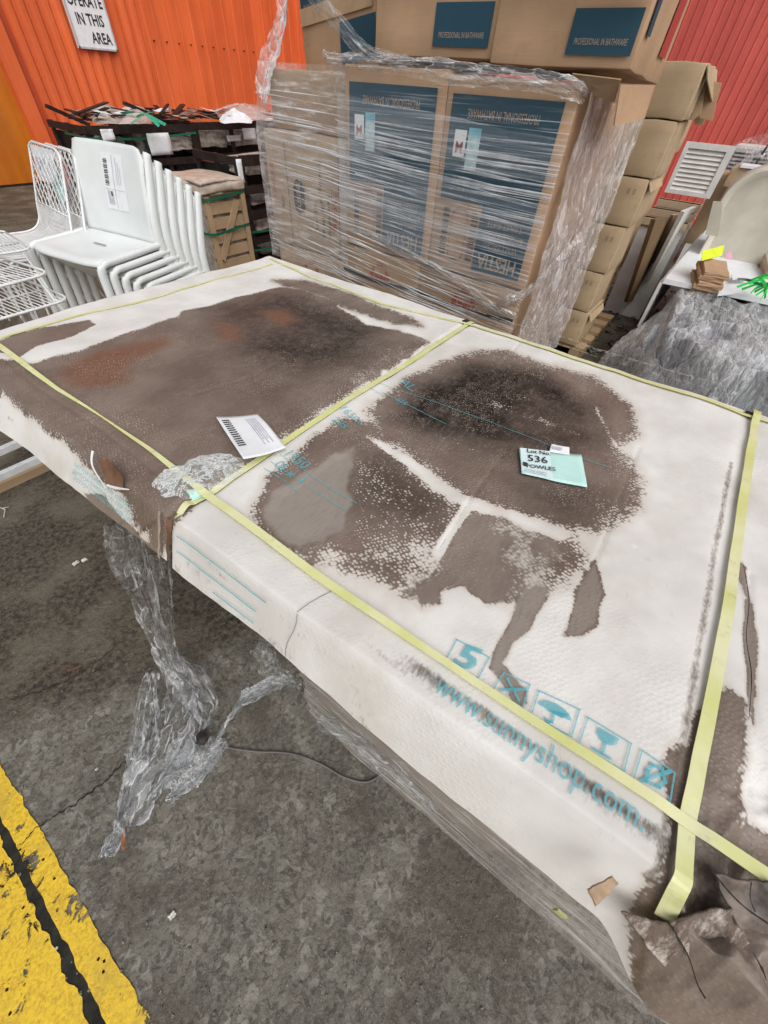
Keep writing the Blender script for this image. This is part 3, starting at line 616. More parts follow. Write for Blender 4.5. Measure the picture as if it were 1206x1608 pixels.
ribbon('strap', on_top(fs, .006, 40), .014, STRAP, big, (1, 0, 0), n=3)
ms = W([(742, 505), (600, 597), (500, 662), (400, 724), (330, 768), (300, 786)]); mp = on_top(ms, .008, 30)
mp = [(mp[0][0]+.035, mp[0][1], mp[0][2]-.05)]+mp+[(.235, .652, .829), (.205, .648, .812), (.19, .645, .792)]
ribbon('strap', mp, .017, STRAP, big, (0, 1, 0), n=3)
rs = W([(1187, 648), (1170, 760), (1150, 900), (1120, 1060), (1095, 1180), (1075, 1300), (1068, 1380)]); rp = on_top(rs, .007, 30)
e_ = pix((1042, 1442), z=.785); rp = [(rp[0][0]+.03, rp[0][1], rp[0][2]-.06)]+rp+[tuple(pix((1063, 1400), z=.828)), tuple(e_)]
ribbon('strap', rp, .0195, STRAP, big, (0, 1, 0), n=3)
es = W([(428, 416), (330, 443), (220, 478), (120, 500), (20, 527), (-60, 545)]); ribbon('strap', on_top(es, .006, 30), .012, STRAP, big, (0, 1, 0), n=3)
q = pix((880, 1432), x=.172); MB().box((q[0]-.004, q[1]-.008, q[2]-.012), (q[0]+.0, q[1]+.008, q[2]+.012)).obj('strap_end', STRAP, big)
# printing on the lid
def lid_lift(x, y): return hgt(x, y)+.0035
XD = (0, -1, 0); YD = (1, 0, 0)          # lettering reads from the near long side
def near_mark(p): return np.r_[PT(p), ZT]
pw = [PT((688, 1072)), PT((1010, 1290))]; ang = math.atan2(pw[1][1]-pw[0][1], pw[1][0]-pw[0][0])
c = (pw[0]+pw[1])/2; ln_ = np.linalg.norm(pw[1]-pw[0])
text('lettering', 'www.sunnyshop.com.', .05, TEAL, big, (c[0], c[1], ZT), (pw[1][0]-pw[0][0], pw[1][1]-pw[0][1], 0), (1, 0, 0), sx=ln_/.439, lift=lid_lift)
def topline(pts, wd, parent=big, mat=TEAL, name='print_mark', close=True):
    P = np.array(pts); V = []; F = []
    n = len(P)
    for i in range(n if close else n-1):
        a = P[i]; b = P[(i+1) % n]; L = np.linalg.norm(b-a); d = (b-a)/L; nn = np.array([-d[1], d[0]])*wd/2; m = max(1, int(L/.02)); base = len(V)
        for j in range(m+1):
            c_ = a-d*wd/2+d*(L+wd)*j/m
            for s_ in (-1, 1): V.append((*(c_+nn*s_), float(lid_lift(*(c_+nn*s_)))))
        F += [(base+2*j, base+2*j+2, base+2*j+3, base+2*j+1) for j in range(m)]
    return mk(name, V, F, mat, parent)
def poly_top(pts, mat=TEAL, name='print_mark'): return mk(name, [(x, y, float(lid_lift(x, y))) for x, y in pts], [tuple(range(len(pts)))], mat, big)
def sq(a, b, c_, d): return W([a, b, c_, d])
boxes = [((718, 1003), (769, 1032), (752, 1063), (697, 1041)), ((792, 1055), (832, 1075), (822, 1110), (775, 1082)), ((846, 1085), (909, 1115), (897, 1157), (835, 1122)), ((922, 1128), (988, 1169), (978, 1212), (908, 1170)), ((1005, 1180), (1056, 1215), (1050, 1262), (992, 1227))]
for q in boxes: topline(sq(*q), .0022)
B = [sq(*q) for q in boxes]
def inbox(i, pts): # unit coordinates, u to the right, v away from the reader
    a, b, c_, d = B[i]; return np.array([d+(c_-d)*u+(a-d)*v+(a+c_-b-d)*0*u*v for u, v in pts])
c0 = inbox(0, [(.52, .42)])[0]; xd = B[0][2]-B[0][3]
text('lettering', '5', .056, TEAL, big, (c0[0]+.004, c0[1], ZT), (xd[0], xd[1], 0), (1, 0, 0), sx=1.35, lift=lid_lift, bold=.002)
um = [(.5+.42*math.cos(a), .52+.34*math.sin(a)) for a in np.linspace(0, math.pi, 15)]; poly_top(inbox(2, um+[(.30, .46), (.5, .56), (.70, .46)][::-1]))
topline(inbox(2, [(.5, .5), (.5, .14), (.42, .08), (.36, .14)]), .004, close=False)
gl = [(.26, .88), (.74, .88), (.72, .66), (.62, .52), (.5, .47), (.38, .52), (.28, .66)]; poly_top(inbox(3, gl)); topline(inbox(3, [(.5, .5), (.5, .16)]), .004, close=False); topline(inbox(3, [(.32, .14), (.68, .14)]), .004, close=False)
topline(inbox(1, [(.2, .2), (.8, .8)]), .005, close=False); topline(inbox(1, [(.2, .8), (.8, .2)]), .004, close=False)
topline(inbox(4, [(.2, .15), (.8, .85)]), .005, close=False); topline(inbox(4, [(.3, .2), (.65, .25), (.75, .5), (.6, .8), (.35, .75), (.28, .5)]), .005)
for a, b in (((585, 600), (960, 735)), ((600, 618), (700, 668)), ((470, 560), (600, 622)), ((440, 715), (560, 790)), ((425, 725), (545, 800)), ((415, 735), (470, 770)), ((300, 640), (390, 700)), ((305, 655), (380, 705)), ((480, 540), (600, 600))):
    topline(W([a, b]), .0018, close=False)
for s_, p, sz, q in (('1950', (466, 722), .04, (520, 760)), ('0) x 1', (455, 742), .04, (510, 780)), ('AL', (640, 607), .05, (700, 650)), ('1650x', (552, 655), .036, (600, 690)), ('20x', (535, 668), .036, (585, 700)), ('sis', (632, 632), .04, (690, 668)), ('SIZE', (365, 655), .04, (420, 690)), ('COLOUR', (345, 672), .035, (400, 705))):
    a = PT(p); b = PT(q); d = b-a; text('lettering', s_, sz, TEAL, big, (a[0], a[1], ZT), (d[0], d[1], 0), (-d[1], d[0], 0), 'CENTER', lift=lid_lift)
for j in range(4): topline(W([(470+j*2, 426+j*7), (585, 462+j*6)]), .0016, close=False)
FOLD = simple('fold_line_grey', (.40, .38, .35), .8, .2, 60)  # grey for the dashes drawn along the fold lines
for a_, b_, n_ in (((640, 468), (1110, 612), 34), ((600, 442), (1150, 612), 26), ((770, 498), (1130, 606), 20)):
    a_, b_ = PT(a_), PT(b_)
    V = []; F = []
    for i in range(n_):
        if random.random() < .25: continue
        p0 = a_+(b_-a_)*(i/n_); p1 = a_+(b_-a_)*((i+.75)/n_); q = len(V); V += [(p0[0], p0[1], float(hgt(*p0))+.003), (p1[0], p1[1], float(hgt(*p1))+.003), (p1[0]+.003, p1[1], float(hgt(p1[0]+.003, p1[1]))+.003), (p0[0]+.003, p0[1], float(hgt(p0[0]+.003, p0[1]))+.003)]; F.append((q, q+1, q+2, q+3))
    tag(mk('fold_line', V, F, FOLD, big), kind='stuff')
# fine print on the hem
def hem_point(hem, y, t):
    xb, zb_ = hem_at(hem, np.array([y])); xc = np.interp(y, cr_y, cr_x); ze = float(hgt(xc, y)); return Vector((xb[0]+(xc-xb[0])*t, y, zb_[0]+(ze-zb_[0])*t))+Vector((-.0045, 0, .0075))
for t0, y0, y1 in ((.75, .62, .36), (.45, .62, .38), (.2, .5, .38)):
    ribbon('print_mark', [hem_point(hemR, y0+(y1-y0)*i/6, t0) for i in range(7)], .0018, TEAL, big, (1, 0, .8), n=2, th=.0004)
for t0 in (.30, .46, .62):
    a = hem_point(hemL, 1.0-.0*t0, t0); xd_ = hem_point(hemL, .78, t0)-a
    text('lettering', 'NOT FOR STANDING ON  KEEP DRY', .014, TEAL, big, tuple(a+xd_*.5), tuple(xd_), (.75, 0, .66))
for y0, xx in ((.292, 0),): ribbon('board_joint', [hem_point(hemR, y0+.004*math.sin(i), .02+.16*i)+Vector((.001, 0, -.003)) for i in range(7)], .0012, simple('joint_shadow_line', (.30, .27, .24), .8), big, (0, 1, 0), n=2, th=.0005)
topline(W([(467, 960), (485, 946), (520, 925)]), .0015, mat=simple('joint_grime', (.28, .25, .22), .8), name='board_joint', close=False)
# ---------------------------------------------------------------- labels and loose things on the big carton
def sheet_on_top(pts, off, lift=None, nu=14, nv=10):
    a, b, c_, d = [np.array(PT(p)) for p in pts]; P = np.zeros((nu, nv, 3))
    for i in range(nu):
        for j in range(nv):
            u = i/(nu-1); v = j/(nv-1); q = (a*(1-u)+b*u)*(1-v)+(d*(1-u)+c_*u)*v
            P[i, j, :2] = q; P[i, j, 2] = float(hgt(*q))+off+(lift(u, v) if lift else 0)
    return P
def solidify(o, th=.0006):
    m = o.modifiers.new('thick', 'SOLIDIFY'); m.thickness = th; m.offset = 0; return o
lot = empty('lot_ticket', (*PT((866, 735)), ZT)); tag(lot, 'pale mint lot ticket with printed number lying on the dark stain', 'ticket')
Lc = [(814, 707), (912, 716), (921, 767), (818, 746)]
P = sheet_on_top(Lc, .006, lambda u, v: .004*abs(u-.5)+.003*v); solidify(grid('card', P, MINT, lot))
def bil(Lp, u, v):
    a, b, c_, d = [np.array(PT(p)) for p in Lp]; return (a*(1-u)+b*u)*(1-v)+(d*(1-u)+c_*u)*v
def flat_on(Lp, u0, u1, v0, v1, off, mat, par, name):
    P = np.zeros((5, 4, 3))
    for i in range(5):
        for j in range(4):
            q = bil(Lp, u0+(u1-u0)*i/4, v0+(v1-v0)*j/3); P[i, j] = (*q, float(hgt(*q))+off)
    return grid(name, P, mat, par)
tf = flat_on(Lc, .01, .49, .02, .98, .0105, simple('pale_ticket_face', (.66, .82, .82), .6, .02), lot, 'ticket_face')
ud = bil(Lc, 1, .2)-bil(Lc, 0, .2); vd = bil(Lc, .2, 0)-bil(Lc, .2, 1)
for s_, u, v, sz in (('Lot No.', .30, .14, .019), ('536', .27, .40, .034), ('FOWLES', .31, .68, .019)):
    q = bil(Lc, u, v); text('lettering', s_, sz, INK, tf, (*q, 0), (*ud, 0), (*vd, 0), lift=lambda x, y: hgt(x, y)+.0135, bold=.0003)
flat_on(Lc, .03, .10, .60, .74, .0135, INK, tf, 'logo_block')
for v in (.82, .87, .92): flat_on(Lc, .04, .40, v, v+.018, .0128, PAPERG, tf, 'fine_print')
tk = empty('price_slip', (*PT((880, 708)), ZT)); tag(tk, 'small white slip tucked behind the mint lot ticket', 'slip')
P = sheet_on_top([(864, 702), (892, 706), (893, 716), (861, 712)], .008, lambda u, v: .004*(1-v)); solidify(grid('slip', P, PAPER, tk)); flat_on([(864, 702), (892, 706), (893, 716), (861, 712)], .1, .6, .3, .7, .0135, PAPERG, tk, 'fine_print')
dc = empty('delivery_note', (*PT((395, 695)), ZT)); tag(dc, 'curled white delivery note with barcode caught under the middle strap', 'paper')
Dp = [(341, 661), (404, 651), (450, 706), (386, 734)]
lf = lambda u, v: .006+.03*(1-u)**2*(v*.4+.6)*.6+.02*math.sin(math.pi*min(1, v*1.1))*(u*.4)+.012*max(0, v-.6)
def sheet_lift(Lp, lift, nu, nv):
    a, b, c_, d = [pix(p, z=ZT+.012)[:2] for p in Lp]; P = np.zeros((nu, nv, 3))
    for i in range(nu):
        for j in range(nv):
            u = i/(nu-1); v = j/(nv-1); q = (a*(1-u)+b*u)*(1-v)+(d*(1-u)+c_*u)*v; P[i, j] = (*q, ZT+.008+lift(u, v))
    return P
PD = sheet_lift(Dp, lf, 18, 18); dsh = solidify(grid('sheet', PD, PAPER, dc))
def onsheet(u0, u1, v0, v1, off, mat, name, par=dc, lp=Dp, lift=lf):
    P = sheet_lift(lp, lift, 41, 41); i0, i1, j0, j1 = [int(round(t*40)) for t in (u0, u1, v0, v1)]; Q = P[i0:max(i1, i0+1)+1, j0:max(j1, j0+1)+1].copy(); Q[..., 2] += off
    return grid(name, Q, mat, dsh)
for i in range(13): onsheet(.08+.03*0, .26+.0*i, .10+.05*i, .10+.05*i+(.03 if i % 3 else .012), .0016, INK, 'barcode_bar')
for i in range(5): onsheet(.62+.05*i, .645+.05*i, .12, .8-.1*(i % 2), .0014, PAPERG, 'fine_print')
# clear document pouch, crumpled against the strap
POUCH = m_cello('clear_pouch', .10, .42, (34, 34, 34), (0, 0, 0), (.84, .90, .89))
def crumpled(name, outline, z, amp, mat, parent, seed, n=46, freq=16, lift=.02, world_pts=None, sq=1.6):
    """crumpled sheet spread over a polygon (world xy), ridged folds."""
    P = np.array(outline); c_ = P.mean(0); m = 60; th = np.linspace(0, 2*math.pi, m, endpoint=False)
    from_ang = np.arctan2(P[:, 1]-c_[1], P[:, 0]-c_[0])
    # radius of the outline along each direction
    rad = np.zeros(m)
    for i, a in enumerate(th):
        d = np.array([math.cos(a), math.sin(a)]); best = .001
        for j in range(len(P)):
            p, q = P[j-1]-c_, P[j]-c_; e = q-p; den = d[0]*e[1]-d[1]*e[0]
            if abs(den) < 1e-12: continue
            t = (p[0]*e[1]-p[1]*e[0])/den; s_ = (p[0]*d[1]-p[1]*d[0])/den
            if t > 0 and -.001 <= s_ <= 1.001: best = max(best, t)
        rad[i] = best
    rr = np.linspace(0, 1, n//2); G = np.zeros((m, len(rr), 3))
    for j, t in enumerate(rr):
        G[:, j, 0] = c_[0]+np.cos(th)*rad*t; G[:, j, 1] = c_[1]+np.sin(th)*rad*t
    X, Y = G[..., 0], G[..., 1]
    k = 1-rr[None, :]**sq
    G[..., 2] = z(X, Y) if callable(z) else z
    G[..., 2] += lift*k+amp*(ridged(X*freq, Y*freq, seed, 4)-.35)*(k*.75+.25); G[..., 2] = np.maximum(G[..., 2], (z(X, Y) if callable(z) else z)+.002)
    G[..., 0] += (fbm(X*freq*2, Y*freq*2, seed+3, 3)-.5)*amp*.9; G[..., 1] += (fbm(X*freq*2+9, Y*freq*2, seed+5, 3)-.5)*amp*.9
    o = grid(name, G, mat, parent, True, closed_u=True); return o
po = empty('document_pouch', (*PT((300, 755)), ZT)); tag(po, 'crumpled clear plastic pouch where the two straps cross', 'pouch')
crumpled('pouch', W([(243, 762), (255, 740), (300, 722), (345, 712), (380, 722), (385, 740), (350, 758), (310, 778), (285, 785), (262, 782)]), lambda x, y: hgt(x, y)+.006, .024, POUCH, po, 5, freq=26, lift=.014)
cs = empty('label_corner', (*PT((305, 770)), ZT)); tag(cs, 'mint corner of a label poking out under the crossed straps', 'label'); solidify(grid('label', sheet_on_top([(290, 768), (322, 766), (327, 776), (302, 784)], .006, lambda u, v: .006*v), MINT, cs))
# torn paper skin on the soaked lid and the split edges
TORN = simple('torn_grey_board', (.40, .33, .27), .8, .15, 30, .3, 120); RUSTB = simple('bare_brown_board', (.20, .10, .06), .7, .2, 25, .3, 120)
q0 = [hem_point(hemL, yy, tt) for yy, tt in ((.90, 1.1), (.86, 1.3), (.80, 1.15), (.80, .92), (.86, .78))]
mk('torn_patch', q0, [tuple(range(5))], RUSTB, big)
ribbon('torn_curl', [hem_point(hemL, .915, 1.2)+Vector((0, 0, .008)), hem_point(hemL, .905, .9)+Vector((-.004, 0, .012)), hem_point(hemL, .865, .62)+Vector((0, 0, .004))], [.006, .004, .002], PAPER, big, (0, 1, .4), n=6)
ribbon('torn_curl', [hem_point(hemL, .862, .70)+Vector((0, 0, .004)), hem_point(hemL, .82, .8)+Vector((0, 0, .006)), hem_point(hemL, .775, .98)+Vector((0, 0, .004))], [.005, .006, .002], PAPER, big, (1, 0, .4), n=6)
gapm = DARK
V = []; hz = []
for i in range(9):
    t = i/8; p = hem_point(hemL, .66, t)-Vector((-.004, 0, .004)); j_ = (random.random()-.5)*.006; wv = .004+.017*t
    V += [Vector((p.x, .649+j_-wv*.5, p.z+.0045)), Vector((p.x, .649+j_+wv*.5, p.z+.0045))]
mk('split_gap', V, [(2*i, 2*i+2, 2*i+3, 2*i+1) for i in range(8)], RUSTB, big)
ribbon('torn_edge', [hem_point(hemL, .664, t)+Vector((-.004, 0, .005+.004*(i % 2))) for i, t in enumerate((0, .15, .3, .5, .7, .9, 1.1))], [.003, .006, .004, .007, .004], TORN, big, (0, 1, 0), n=4)
# rip along the hem at the far left
V = []
for i in range(16):
    t = i/15; q = pix((6+t*55, 612+t*52+random.uniform(-3, 3)), z=.806); wv = .012*math.sin(math.pi*t)**.7+.001; V += [q+np.array([-wv*.4, wv*.6, .004]), q+np.array([wv*.4, -wv*.6, .006])]
mk('torn_slot', V, [(2*i, 2*i+2, 2*i+3, 2*i+1) for i in range(15)], DARK, big)
ribbon('torn_edge', [tuple(pix((8+t*54, 608+t*50+random.uniform(-2, 2)), z=.815)) for t in np.linspace(0, 1, 9)], [.003, .008, .005, .009, .003], TORN, big, (1, 1, 0), n=4)
# gaps at the far edge where the lids meet
for (px_, py_), r_ in (((732, 506), .022), ((1176, 651), .016)):
    q = PT((px_, py_)); crumpled('edge_hole', [(q[0]+r_*math.cos(a)*1.3, q[1]+r_*math.sin(a)*(.6+.4*random.random())) for a in np.linspace(0, 6.28, 9)[:-1]], lambda x, y: hgt(x, y)+.003, .012, DARK, big, int(px_), freq=50, lift=.003)
# loose torn flaps at the collapsed corner
WETB = simple('wet_brown_board', (.16, .122, .098), .5, .45, 22, .9, 45); PALEB = simple('damp_pale_board', (.48, .42, .36), .65, .25, 14, .4, 80)
def flap(pts, z, mat, seed, amp=.012, name='torn_flap'):
    a, b, c_, d = [pix(p, z=zz) for p, zz in zip(pts, z)]; n = 26; P = np.zeros((n, n, 3))
    for i in range(n):
        for j in range(n):
            u, v = i/(n-1), j/(n-1); P[i, j] = (a*(1-u)+b*u)*(1-v)+(d*(1-u)+c_*u)*v
    ed = np.minimum(np.minimum(*np.meshgrid(np.linspace(0, 1, n), np.linspace(0, 1, n), indexing='ij')), np.minimum(*np.meshgrid(np.linspace(1, 0, n), np.linspace(1, 0, n), indexing='ij'))); P[..., 2] += amp*(ridged(P[..., 0]*14+seed, P[..., 1]*14, seed, 3)-.5)*2;  P[..., 0] += (fbm(P[..., 1]*45, P[..., 0]*45, seed+8, 3)-.5)*.010; P[..., 1] += (fbm(P[..., 1]*45+7, P[..., 0]*45, seed+9, 3)-.5)*.010; solidify(grid(name, P, mat, big), .0025)
def m_flap():
    k = N('wet_and_pale_board'); n1 = k.noise(22, 8, .72, k.map((1, 2.4, 1), (0, 0, .5))); n2 = k.noise(8, 4); m_ = k.step(k.ma('ADD', k.ma('MULTIPLY', n1, .5), k.ma('MULTIPLY', n2, .5)), .50, .60)
    k.bs(Base_Color=k.mix(m_, k.mix(n1, (.10, .072, .055), (.24, .185, .15)), k.mix(n1, (.40, .34, .28), (.62, .57, .52))), Roughness=.6); k.b.inputs['Specular IOR Level'].default_value = .2
    k.bump(k.ma('ADD', k.noise(60, 5, .7), k.ma('MULTIPLY', k.vor(26, 'DISTANCE_TO_EDGE', k.map((1, 2, 1), (0, 0, .5))), 2.)), .9, .006); return k.m
FLAPM = m_flap()
flap([(975, 1432), (1052, 1452), (1108, 1566), (1088, 1573)], [.785, .79, .70, .69], FLAPM, 3, .003)
flap([(1050, 1448), (1150, 1425), (1215, 1560), (1112, 1574)], [.80, .825, .72, .70], FLAPM, 5, .006)
flap([(1128, 1560), (1218, 1535), (1225, 1592), (1120, 1578)], [.73, .74, .68, .69], WETB, 7, .004)
flap([(1120, 1372), (1215, 1385), (1225, 1470), (1165, 1462)], [.84, .845, .82, .81], WETB, 9, .012)
def black_gap(pts, z, wds, name='split_gap'):
    P_ = [pix(p, z=z) for p in pts]; sp = smoothpath([tuple(p) for p in P_], 6); V = []; m = len(sp)
    for i, p in enumerate(sp):
        t = (sp[min(i+1, m-1)]-sp[max(i-1, 0)]).normalized(); n_ = Vector((-t.y, t.x, 0)); w_ = np.interp(i/(m-1), np.linspace(0, 1, len(wds)), wds)*(.35+.35*random.random()); V += [p+n_*w_/2, p-n_*w_/2]
    mk(name, V, [(2*i, 2*i+2, 2*i+3, 2*i+1) for i in range(m-1)], DARK, big)
black_gap([(1052, 1452), (1080, 1500), (1095, 1545), (1108, 1568)], .822, [.001, .004, .003, .006])
black_gap([(1115, 1362), (1140, 1395), (1170, 1425), (1206, 1450)], .866, [.002, .004, .003, .004]); black_gap([(1180, 1385), (1178, 1410), (1186, 1432)], .87, [.003, .002, .003]); black_gap([(1182, 1495), (1196, 1520), (1204, 1540)], .83, [.001, .005, .001])
black_gap([(1166, 880), (1176, 940), (1172, 1000), (1180, 1060), (1176, 1130)], ZT+.008, [.001, .004, .003, .003, .001], 'split_line')
tape = flap([(920, 1400), (965, 1380), (975, 1392), (935, 1425)], [.806, .818, .816, .80], simple('brown_tape', (.36, .23, .12), .3, .15, 20), 4, .002, 'tape_patch')

# ---------------------------------------------------------------- stretch film trailing off the carton to the ground
def film_strip(name, path, widths, mat, parent, seed, amp=.02, nu=110, nv=30, freq=14, side=(1, .3, 0)):
    sp = smoothpath(path, 14); m = len(sp); P = np.zeros((m, nv, 3)); s0 = Vector(side)
    for i, p in enumerate(sp):
        t = (sp[min(i+1, m-1)]-sp[max(i-1, 0)]).normalized(); s_ = (s0-t*s0.dot(t)).normalized(); nn = t.cross(s_)
        ww = np.interp(i/(m-1), np.linspace(0, 1, len(widths)), widths)
        for j in range(nv):
            v = j/(nv-1)-.5; a = v*2.2; off = nn*(math.cos(a*1.4)*ww*.22)
            P[i, j] = p+s_*(v*ww*(1+.25*math.sin(i*.25+seed)*v))+off
    X = P[..., 0]+P[..., 2]; Y = P[..., 1]; kk = np.linspace(0, 1, nv)[None, :]*np.ones((m, 1)); ii = np.linspace(0, 1, m)[:, None]*np.ones((1, nv))
    rn = ridged(kk*5+seed, ii*9, seed, 4)-.5; rn2 = ridged(kk*9+seed, ii*22, seed+9, 3)-.5
    P[..., 0] += rn*amp*1.6; P[..., 1] += rn2*amp*1.2; P[..., 2] += rn*amp+rn2*amp*.8; P[..., 2] = np.maximum(P[..., 2], .004+.004*rn2)
    o = grid(name, P, mat, parent); L = np.cumsum([0]+[(sp[i+1]-sp[i]).length for i in range(m-1)]); vv = np.linspace(0, 1, nv)
    F3 = np.zeros((m, nv, 3), np.float32); F3[..., 0] = vv[None, :]+seed*3.1+.10*(fbm(L*9, L*0, seed, 3)-.5)[:, None]; F3[..., 1] = L[:, None]
    a = o.data.attributes.new('fuv', 'FLOAT_VECTOR', 'POINT'); a.data.foreach_set('vector', F3.ravel()); return o
TFILM = m_cello('grey_clear_film', .05, .55, (7, 14, 1), (0, 0, .1), (.74, .76, .78), True, .8, .010)
TFILM2 = m_cello('crumpled_clear_film', .05, .5, (60, 60, 60), (0, 0, 0), (.74, .76, .78))
ft = empty('film_tail', (.05, .8, 0)); tag(ft, 'torn stretch film hanging off the carton and trailing on the concrete', 'plastic film')
TP = [tuple(pix((195, 800), z=.74)), tuple(pix((205, 880), z=.52)), tuple(pix((238, 975), z=.27)), tuple(pix((272, 1050), z=.09)), tuple(pix((292, 1100), z=.035)), tuple(pix((270, 1160), z=.02)), tuple(pix((230, 1230), z=.015)), tuple(pix((195, 1300), z=.008)), tuple(pix((160, 1345), z=.004))]
film_strip('film', TP, [.13, .11, .075, .085, .13, .14, .11, .08, .02], TFILM, ft, 3, .016)
film_strip('film', [tuple(pix((245, 860), z=.70)), tuple(pix((255, 930), z=.5)), tuple(pix((262, 1000), z=.25)), tuple(pix((275, 1050), z=.1))], [.09, .08, .05, .04], m_cello('dark_clear_film', .02, .35, (6, 9, 1), (0, 0, 0), (.6, .6, .6), True, .5), ft, 8, .014)
film_strip('film', [tuple(pix(p, z=z)) for p, z in (((262, 1030), .12), ((300, 1075), .07), ((318, 1115), .05), ((300, 1160), .03), ((262, 1210), .025), ((232, 1255), .012))], [.05, .09, .10, .09, .09, .05], TFILM, ft, 23, .018)
film_strip('film', [tuple(pix(p, z=z)) for p, z in (((240, 1060), .08), ((228, 1120), .05), ((222, 1180), .03), ((205, 1240), .02), ((185, 1300), .008))], [.04, .07, .07, .06, .03], TFILM, ft, 29, .014)
film_strip('film', [tuple(pix(p, z=z)) for p, z in (((352, 1165), .03), ((330, 1195), .03), ((300, 1225), .02), ((262, 1260), .012))], [.03, .06, .06, .02], TFILM, ft, 31, .012)
film_strip('film', [tuple(pix((455, 1068), z=.28)), tuple(pix((405, 1085), z=.16)), tuple(pix((372, 1105), z=.07)), tuple(pix((340, 1165), z=.02))], [.03, .07, .06, .03], TFILM, ft, 13, .012)
crumpled('film', [pix(p, z=0)[:2] for p in [(300, 1150), (345, 1160), (350, 1185), (310, 1235), (255, 1245), (270, 1200)]], .006, .022, TFILM2, ft, 27, freq=22, lift=.014)
hl = crumpled('film_opening', [pix((317+(9+7*vnoise(a, 1, 4))*math.cos(a), 1158+(10+8*vnoise(a, 3, 4))*math.sin(a)), z=.03)[:2] for a in np.linspace(0, 6.28, 12)[:-1]], .036, .006, simple('film_mouth', (.03, .024, .02), .6, .2, 20), ft, 7, freq=40, lift=.004)
film_strip('film', [tuple(pix((500, 1133), z=.36)), tuple(pix((545, 1155), z=.38)), tuple(pix((600, 1195), z=.40)), tuple(pix((680, 1275), z=.40))], [.035, .045, .04, .02], TFILM, big, 17, .008)
film_strip('film', [tuple(pix((400, 1010), z=.66)), tuple(pix((420, 1035), z=.5)), tuple(pix((435, 1062), z=.33)), tuple(pix((470, 1078), z=.3))], [.05, .06, .05, .02], TFILM, big, 19, .012)
cb = empty('plastic_cord', tuple(pix((470, 1195), z=0))); tag(cb, 'thin dull cord looping over the ground under the carton', 'cord')
mb = MB(); mb.tube(smoothpath([tuple(pix(p, z=.006)) for p in [(345, 1172), (400, 1180), (455, 1183), (500, 1198), (540, 1220), (575, 1228), (602, 1214)]], 8), .0028, 6); mb.obj('cord', simple('dull_cord', (.16, .15, .14), .4), cb, True)
def small_leaf(name, p, ang, ln_, wd, col, label, z=.006):
    c_ = pix(p, z=0); d = np.array([math.cos(ang), math.sin(ang)]); n_ = np.array([-d[1], d[0]]); V = []; m = 9
    for i in range(m):
        t = i/(m-1); w_ = wd*math.sin(math.pi*t)**.8*.5+.0004; q = c_[:2]+d*(t-.5)*ln_+n_*.08*ln_*math.sin(3*t)
        for s_ in (-1, 0, 1): V.append((*(q+n_*s_*w_), z+.004*math.sin(math.pi*t)+(.0025 if s_ else 0)))
    F = []
    for i in range(m-1):
        for k_ in (0, 1): F.append((3*i+k_, 3*i+3+k_, 3*i+4+k_, 3*i+k_+1))
    o = mk(name, V, F, simple('leaf_'+name+str(p[0]), col, .6, .25, 60), None, True); solidify(o, .0012); tag(o, label, 'leaf'); return o
small_leaf('dry_leaf', (203, 1318), .9, .055, .010, (.30, .12, .05), 'rust brown dry leaf caught in the tip of the film', .022)
small_leaf('dry_leaf', (118, 1050), 2.6, .05, .006, (.22, .09, .05), 'thin reddish dry leaf on the dark asphalt left of the film', .004)
small_leaf('dry_leaf', (105, 1046), 2.2, .035, .005, (.18, .09, .05), 'tiny brown dry leaf beside the thin reddish one', .004)
CHIP = simple('pale_chip', (.62, .60, .54), .6, .15, 60, .3, 90)
def chip(p, r_, label, seed, name='paint_chip', mat=CHIP):
    c_ = pix(p, z=0); V, F = rbox_mesh((r_, r_*.7, r_*.35), r_*.25, 3, 0, seed, r_*.28); o = mk(name, V+np.array([c_[0], c_[1], r_*.36]), F, mat, None, True); tag(o, label, 'debris'); return o
chip((271, 1437), .008, 'small white chip on the bare concrete near the yellow line', 3)
chip((120, 885), .012, 'larger crumb of pale paper on the dark asphalt', 5, 'paper_scrap'); chip((133, 880), .010, 'smaller crumb of pale paper beside the larger one', 8, 'paper_scrap')
chip((152, 1208+0), .004, 'tiny pale grit speck left of the film tail', 9, 'grit'); chip((88, 1490), .004, 'tiny pale grit speck in the tar joint', 11, 'grit')
mb = MB()
for i in range(900):
    px_, py_ = random.uniform(0, 800), random.uniform(780, 1600); c_ = pix((px_, py_), z=0)
    s_ = random.choice([.0012, .0016, .002, .003]); mb.box((c_[0]-s_, c_[1]-s_, .0), (c_[0]+s_, c_[1]+s_*.8, s_), random.uniform(0, 3))
tag(mb.obj('grit', simple('mixed_grit', (.22, .2, .17), .8, .5, 300)), 'fine loose grit scattered over the concrete', 'grit', kind='stuff')
twig = empty('twig', tuple(pix((12, 805), z=0))); tag(twig, 'pale broken twig at the left edge of the dark asphalt', 'twig')
mb = MB(); mb.tube([tuple(pix((-5, 795), z=.01)), tuple(pix((8, 800), z=.012)), tuple(pix((6, 812), z=.006))], .002, 5); mb.tube([tuple(pix((4, 798), z=.01)), tuple(pix((14, 796), z=.02))], .0015, 5); mb.obj('stick', CHIP, twig)
